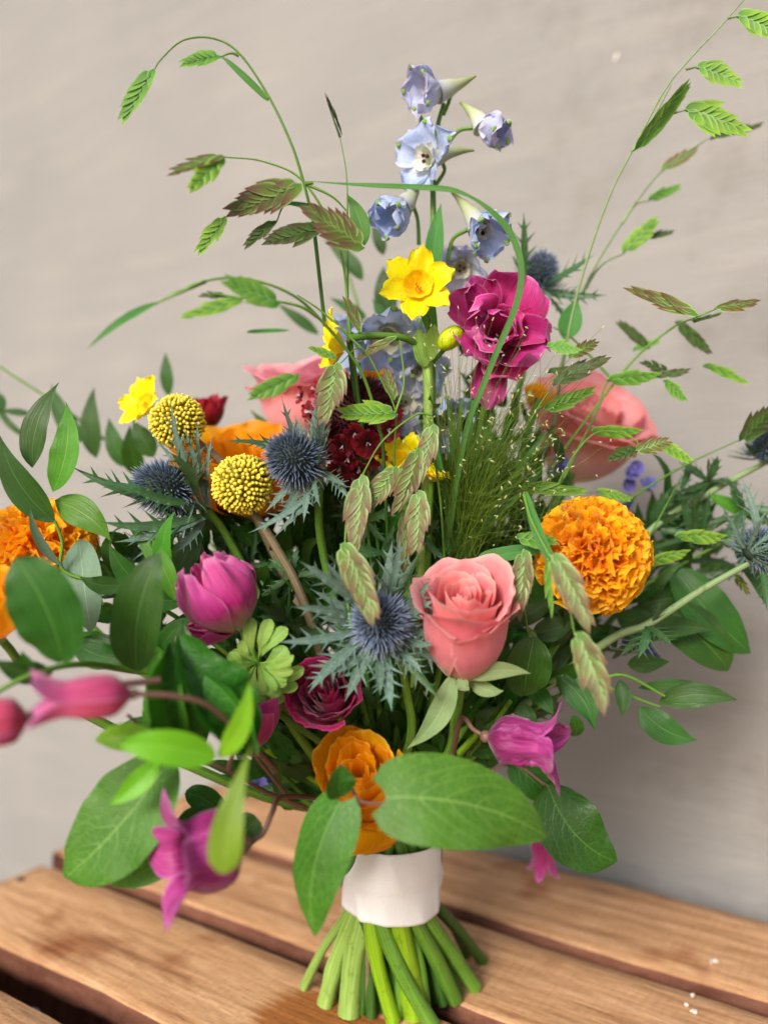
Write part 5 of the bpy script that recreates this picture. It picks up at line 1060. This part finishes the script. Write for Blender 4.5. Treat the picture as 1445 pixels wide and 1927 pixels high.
oats('sea oat spikelet cut off by the right edge above the sea holly', [((1150, 960, .40), (1280, 880, .40), (1390, 828, .395))], [((1390, 830, .39), (1462, 758, .388), 48, 'oatdark', 12, dt)], (1150, 960, .40), .0006)
oats('sea oat spikelets hanging among the dark leaves at the right', [((1100, 1150, .395), (1190, 1060, .392), (1280, 900, .39)), ((1190, 1060, .392), (1200, 1050, .39))],
     [((1268, 1008, .385), (1364, 1012, .383), 28, 'oatlime', 9, False), ((1212, 1060, .385), (1296, 1038, .383), 30, 'oatlime', 9, False), ((1120, 925, .39), (1190, 940, .39), 20, 'oatlime', 9, False), ((975, 915, .365), (1105, 925, .362), 22, 'oat', 11, dt), ((1380, 1080, .39), (1410, 1120, .39), 20, 'oatbrown', 7, False)], (1100, 1150, .395), .0006)
oats('sea oat sprig in the middle with a big mauve-green spikelet over the dianthus', [((780, 1150, .36), (750, 960, .355), (742, 860, .35), (744, 776, .345), (720, 720, .343), (680, 655, .342), (640, 684, .338)), ((680, 655, .342), (610, 590, .340), (560, 555, .338)), ((744, 776, .345), (760, 720, .345), (752, 640, .345))],
     [((634, 683, .335), (606, 800, .328), 54, 'oatmix', 14, dt, .1), ((744, 777, .342), (636, 778, .336), 46, 'oatlime', 14, dt, .1), ((678, 628, .345), (648, 558, .345), 22, 'oatmix', 11, dt, .5), ((748, 635, .348), (668, 680, .345), 20, 'oatmix', 12, dt, .7), ((562, 704, .322), (463, 751, .318), 36, 'oat', 9, False), ((636, 675, .34), (578, 652, .34), 18, 'oatlime', 9, dt), ((742, 755, .35), (722, 690, .352), 26, 'oatmix', 11, dt)], (780, 1150, .36), .0005)
oats('drooping cluster of mauve-green sea oat spikelets in the centre', [((840, 1120, .36), (830, 960, .352), (818, 860, .346), (815, 800, .343), (812, 780, .342)), ((812, 780, .342), (780, 782, .342), (720, 830, .340), (682, 893, .337)), ((818, 860, .346), (800, 840, .345), (780, 845, .343)), ((660, 1180, .33), (650, 1080, .33), (655, 960, .333), (690, 880, .338))],
     [((681, 893, .335), (664, 1045, .328), 48, 'oatmix', 15, dt, .1), ((745, 878, .340), (690, 962, .334), 48, 'oatmix', 14, dt, .2), ((786, 842, .340), (742, 968, .334), 44, 'oatmix', 14, dt, -.2), ((816, 798, .342), (782, 918, .338), 36, 'oatmix', 14, dt, .3), ((788, 922, .338), (780, 1048, .332), 46, 'oatmix', 14, dt, .1), ((642, 1024, .322), (708, 1176, .303), 54, 'oatmix', 14, dt, -.2), ((760, 960, .35), (760, 1090, .348), 26, 'oatbrown', 11, dt)], (840, 1120, .36), .0005)
oats('sea oat sprig hanging in front of the marigold with blurred drooping spikelets', [((1000, 1230, .36), (985, 1130, .345), (985, 1040, .335)), ((985, 930, .335), (1000, 980, .325), (1035, 1048, .315), (1060, 1090, .312), (1080, 1190, .305))],
     [((985, 1034, .332), (968, 1172, .326), 46, 'oatmix', 14, dt, .1), ((1036, 1044, .312), (1112, 1186, .300), 54, 'oatmix', 14, dt, -.1), ((1081, 1190, .306), (1142, 1340, .296), 60, 'oatmix', 14, dt, -.1), ((1030, 1050, .318), (1040, 1160, .314), 16, 'oat', 8, False, 1.), ((990, 1180, .345), (1010, 1200, .345), 24, 'oatbrown', 7, False), ((970, 1012, .338), (1050, 1020, .336), 34, 'oat', 10, dt)], (1000, 1230, .36), .0005,
     blades=(((1042, 1065, .32), (990, 925, .335), 22, 'long', .05), ((900, 1050, .345), (1030, 1030, .345), 28, 'long', 0)))

PH1 = ['left of the nodding magenta anemone', 'under the lower craspedia ball', 'under the left-facing sea holly', 'behind the drooping oat cluster', 'behind the fine grass plume', 'between the grass plume and the marigold', 'just below the right marigold', 'above the wine red ranunculus', 'straight behind the coral rose', 'behind the rolled clematis leaves', 'behind the large sea holly', 'right of the coral rose sepals', 'right of the nodding magenta anemone']
PH2 = ['around the woody craspedia stem', 'beneath the burgundy dianthus', 'around the top of the grass plume', 'directly above the coral rose', 'between the large sea holly and coral rose', 'beneath the sideways left sea holly', 'low on the right under the marigold', 'among the left ruscus shoots', 'between coral rose and crumpled clematis bell', 'left of the crumpled orange ranunculus', 'right of the wine red ranunculus', 'between marigold and grey sea holly stalk', 'behind both craspedia balls', 'behind the small cupped daffodil', 'at the far left below the sea holly', 'low left of the crumpled orange ranunculus', 'at the far right round the sea holly stalk', 'under the coral rose above the heart leaf', 'left of the large sea holly']
# filler: more stems above the bind and dark leaves deep inside
for k in range(13):
    cx = (380, 500, 620, 740, 860, 980, 1100, 560, 900, 430, 700, 1010, 480)[k]; cy = (1160, 1020, 930, 900, 930, 1020, 1150, 1260, 1240, 1290, 1130, 1270, 1120)[k]; d0 = (.40, .415, .425, .425, .425, .415, .40, .385, .38, .385, .40, .385, .39)[k]
    rt = thing('foliage_stem', 'dark leafy filler stem '+PH1[k], 'foliage', P(cx, cy, d0), None, 0, 'leafy filler stems inside the bouquet')
    bound_stem(rt, [P(cx, cy, d0), P((cx*2+732)/3, cy+(1540-cy)*.4, d0*.6+.16)], .0016, 'stemdark')
    for j in range(34):
        f = R.random(); bx = lerp(cx, 732, f*.62)+rj(20); by = lerp(cy, 1540, f*.80); d = lerp(d0, .40, f)+rj(.012); a = rj(-2.6, .0)+(.25 if cx > 732 else -.25)
        a = math.atan2(by-1650, bx-732)+rj(1.1); L = rj(70, 130)*(1-.35*f)
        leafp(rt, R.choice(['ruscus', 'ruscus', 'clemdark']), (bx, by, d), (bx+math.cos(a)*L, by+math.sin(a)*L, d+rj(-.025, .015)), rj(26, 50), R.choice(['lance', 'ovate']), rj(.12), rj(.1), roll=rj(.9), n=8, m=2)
for cx, cy, rx, ry, d0, nn_ in ((560, 1040, 110, 90, .405, 46), (650, 950, 90, 90, .42, 34), (905, 830, 80, 110, .405, 46), (930, 960, 90, 80, .395, 40), (770, 1090, 90, 110, .40, 40), (430, 1080, 90, 90, .395, 34), (1060, 1150, 110, 80, .405, 36), (330, 1060, 90, 70, .385, 24), (890, 1330, 100, 80, .39, 34), (560, 1400, 110, 70, .385, 34), (690, 1260, 90, 90, .385, 34), (1180, 1080, 110, 90, .42, 34), (470, 990, 70, 60, .40, 24), (760, 900, 90, 80, .415, 30), (250, 1130, 110, 70, .385, 30), (530, 1440, 90, 50, .385, 30), (1270, 1020, 100, 90, .425, 34), (800, 1400, 110, 70, .40, 34), (640, 1130, 80, 90, .385, 30)):
    rt = thing('foliage_stem', 'dense dark spiny leaves '+PH2.pop(0), 'foliage', P(cx, cy, d0), None, 0, 'leafy filler stems inside the bouquet')
    bound_stem(rt, [P(cx, cy, d0), P((cx*2+732)/3, cy+(1540-cy)*.4, d0*.6+.16)], .0014, 'stemdark')
    for j in range(nn_):
        bx, by, d = cx+R.gauss(0, .55)*rx, cy+R.gauss(0, .55)*ry, d0+rj(.014); a = math.atan2(by-1650, bx-732)+rj(1.0); L = rj(45, 105)
        if j % 3 == 0:
            A, B = P(bx, by, d), P(bx+math.cos(a)*L, by+math.sin(a)*L, d+rj(-.02, .01)); mb = MB()
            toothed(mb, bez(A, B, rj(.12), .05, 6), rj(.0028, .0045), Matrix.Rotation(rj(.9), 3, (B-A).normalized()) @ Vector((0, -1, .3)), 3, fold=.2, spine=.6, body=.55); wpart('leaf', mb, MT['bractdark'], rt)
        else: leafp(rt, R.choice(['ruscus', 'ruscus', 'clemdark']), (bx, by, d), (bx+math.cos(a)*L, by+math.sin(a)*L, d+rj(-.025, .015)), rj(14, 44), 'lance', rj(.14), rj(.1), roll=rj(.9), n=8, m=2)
for k in range(26):
    a = rj(-1.0, 1.0); rt = thing('cut_stem', 'plain cut green stem standing inside the spread of stem ends', 'stem', Vector((BX, BY, .05)), None, 0, 'cut stems of the bouquet')
    up = P(732+a*330, 1230+rj(80)+abs(a)*60, .40+rj(.03)); bound_stem(rt, [up, up.lerp(Vector((BX, BY, .085)), .5)], rj(.0013, .0022), R.choice(['stem', 'stemdark', 'stemyel']))
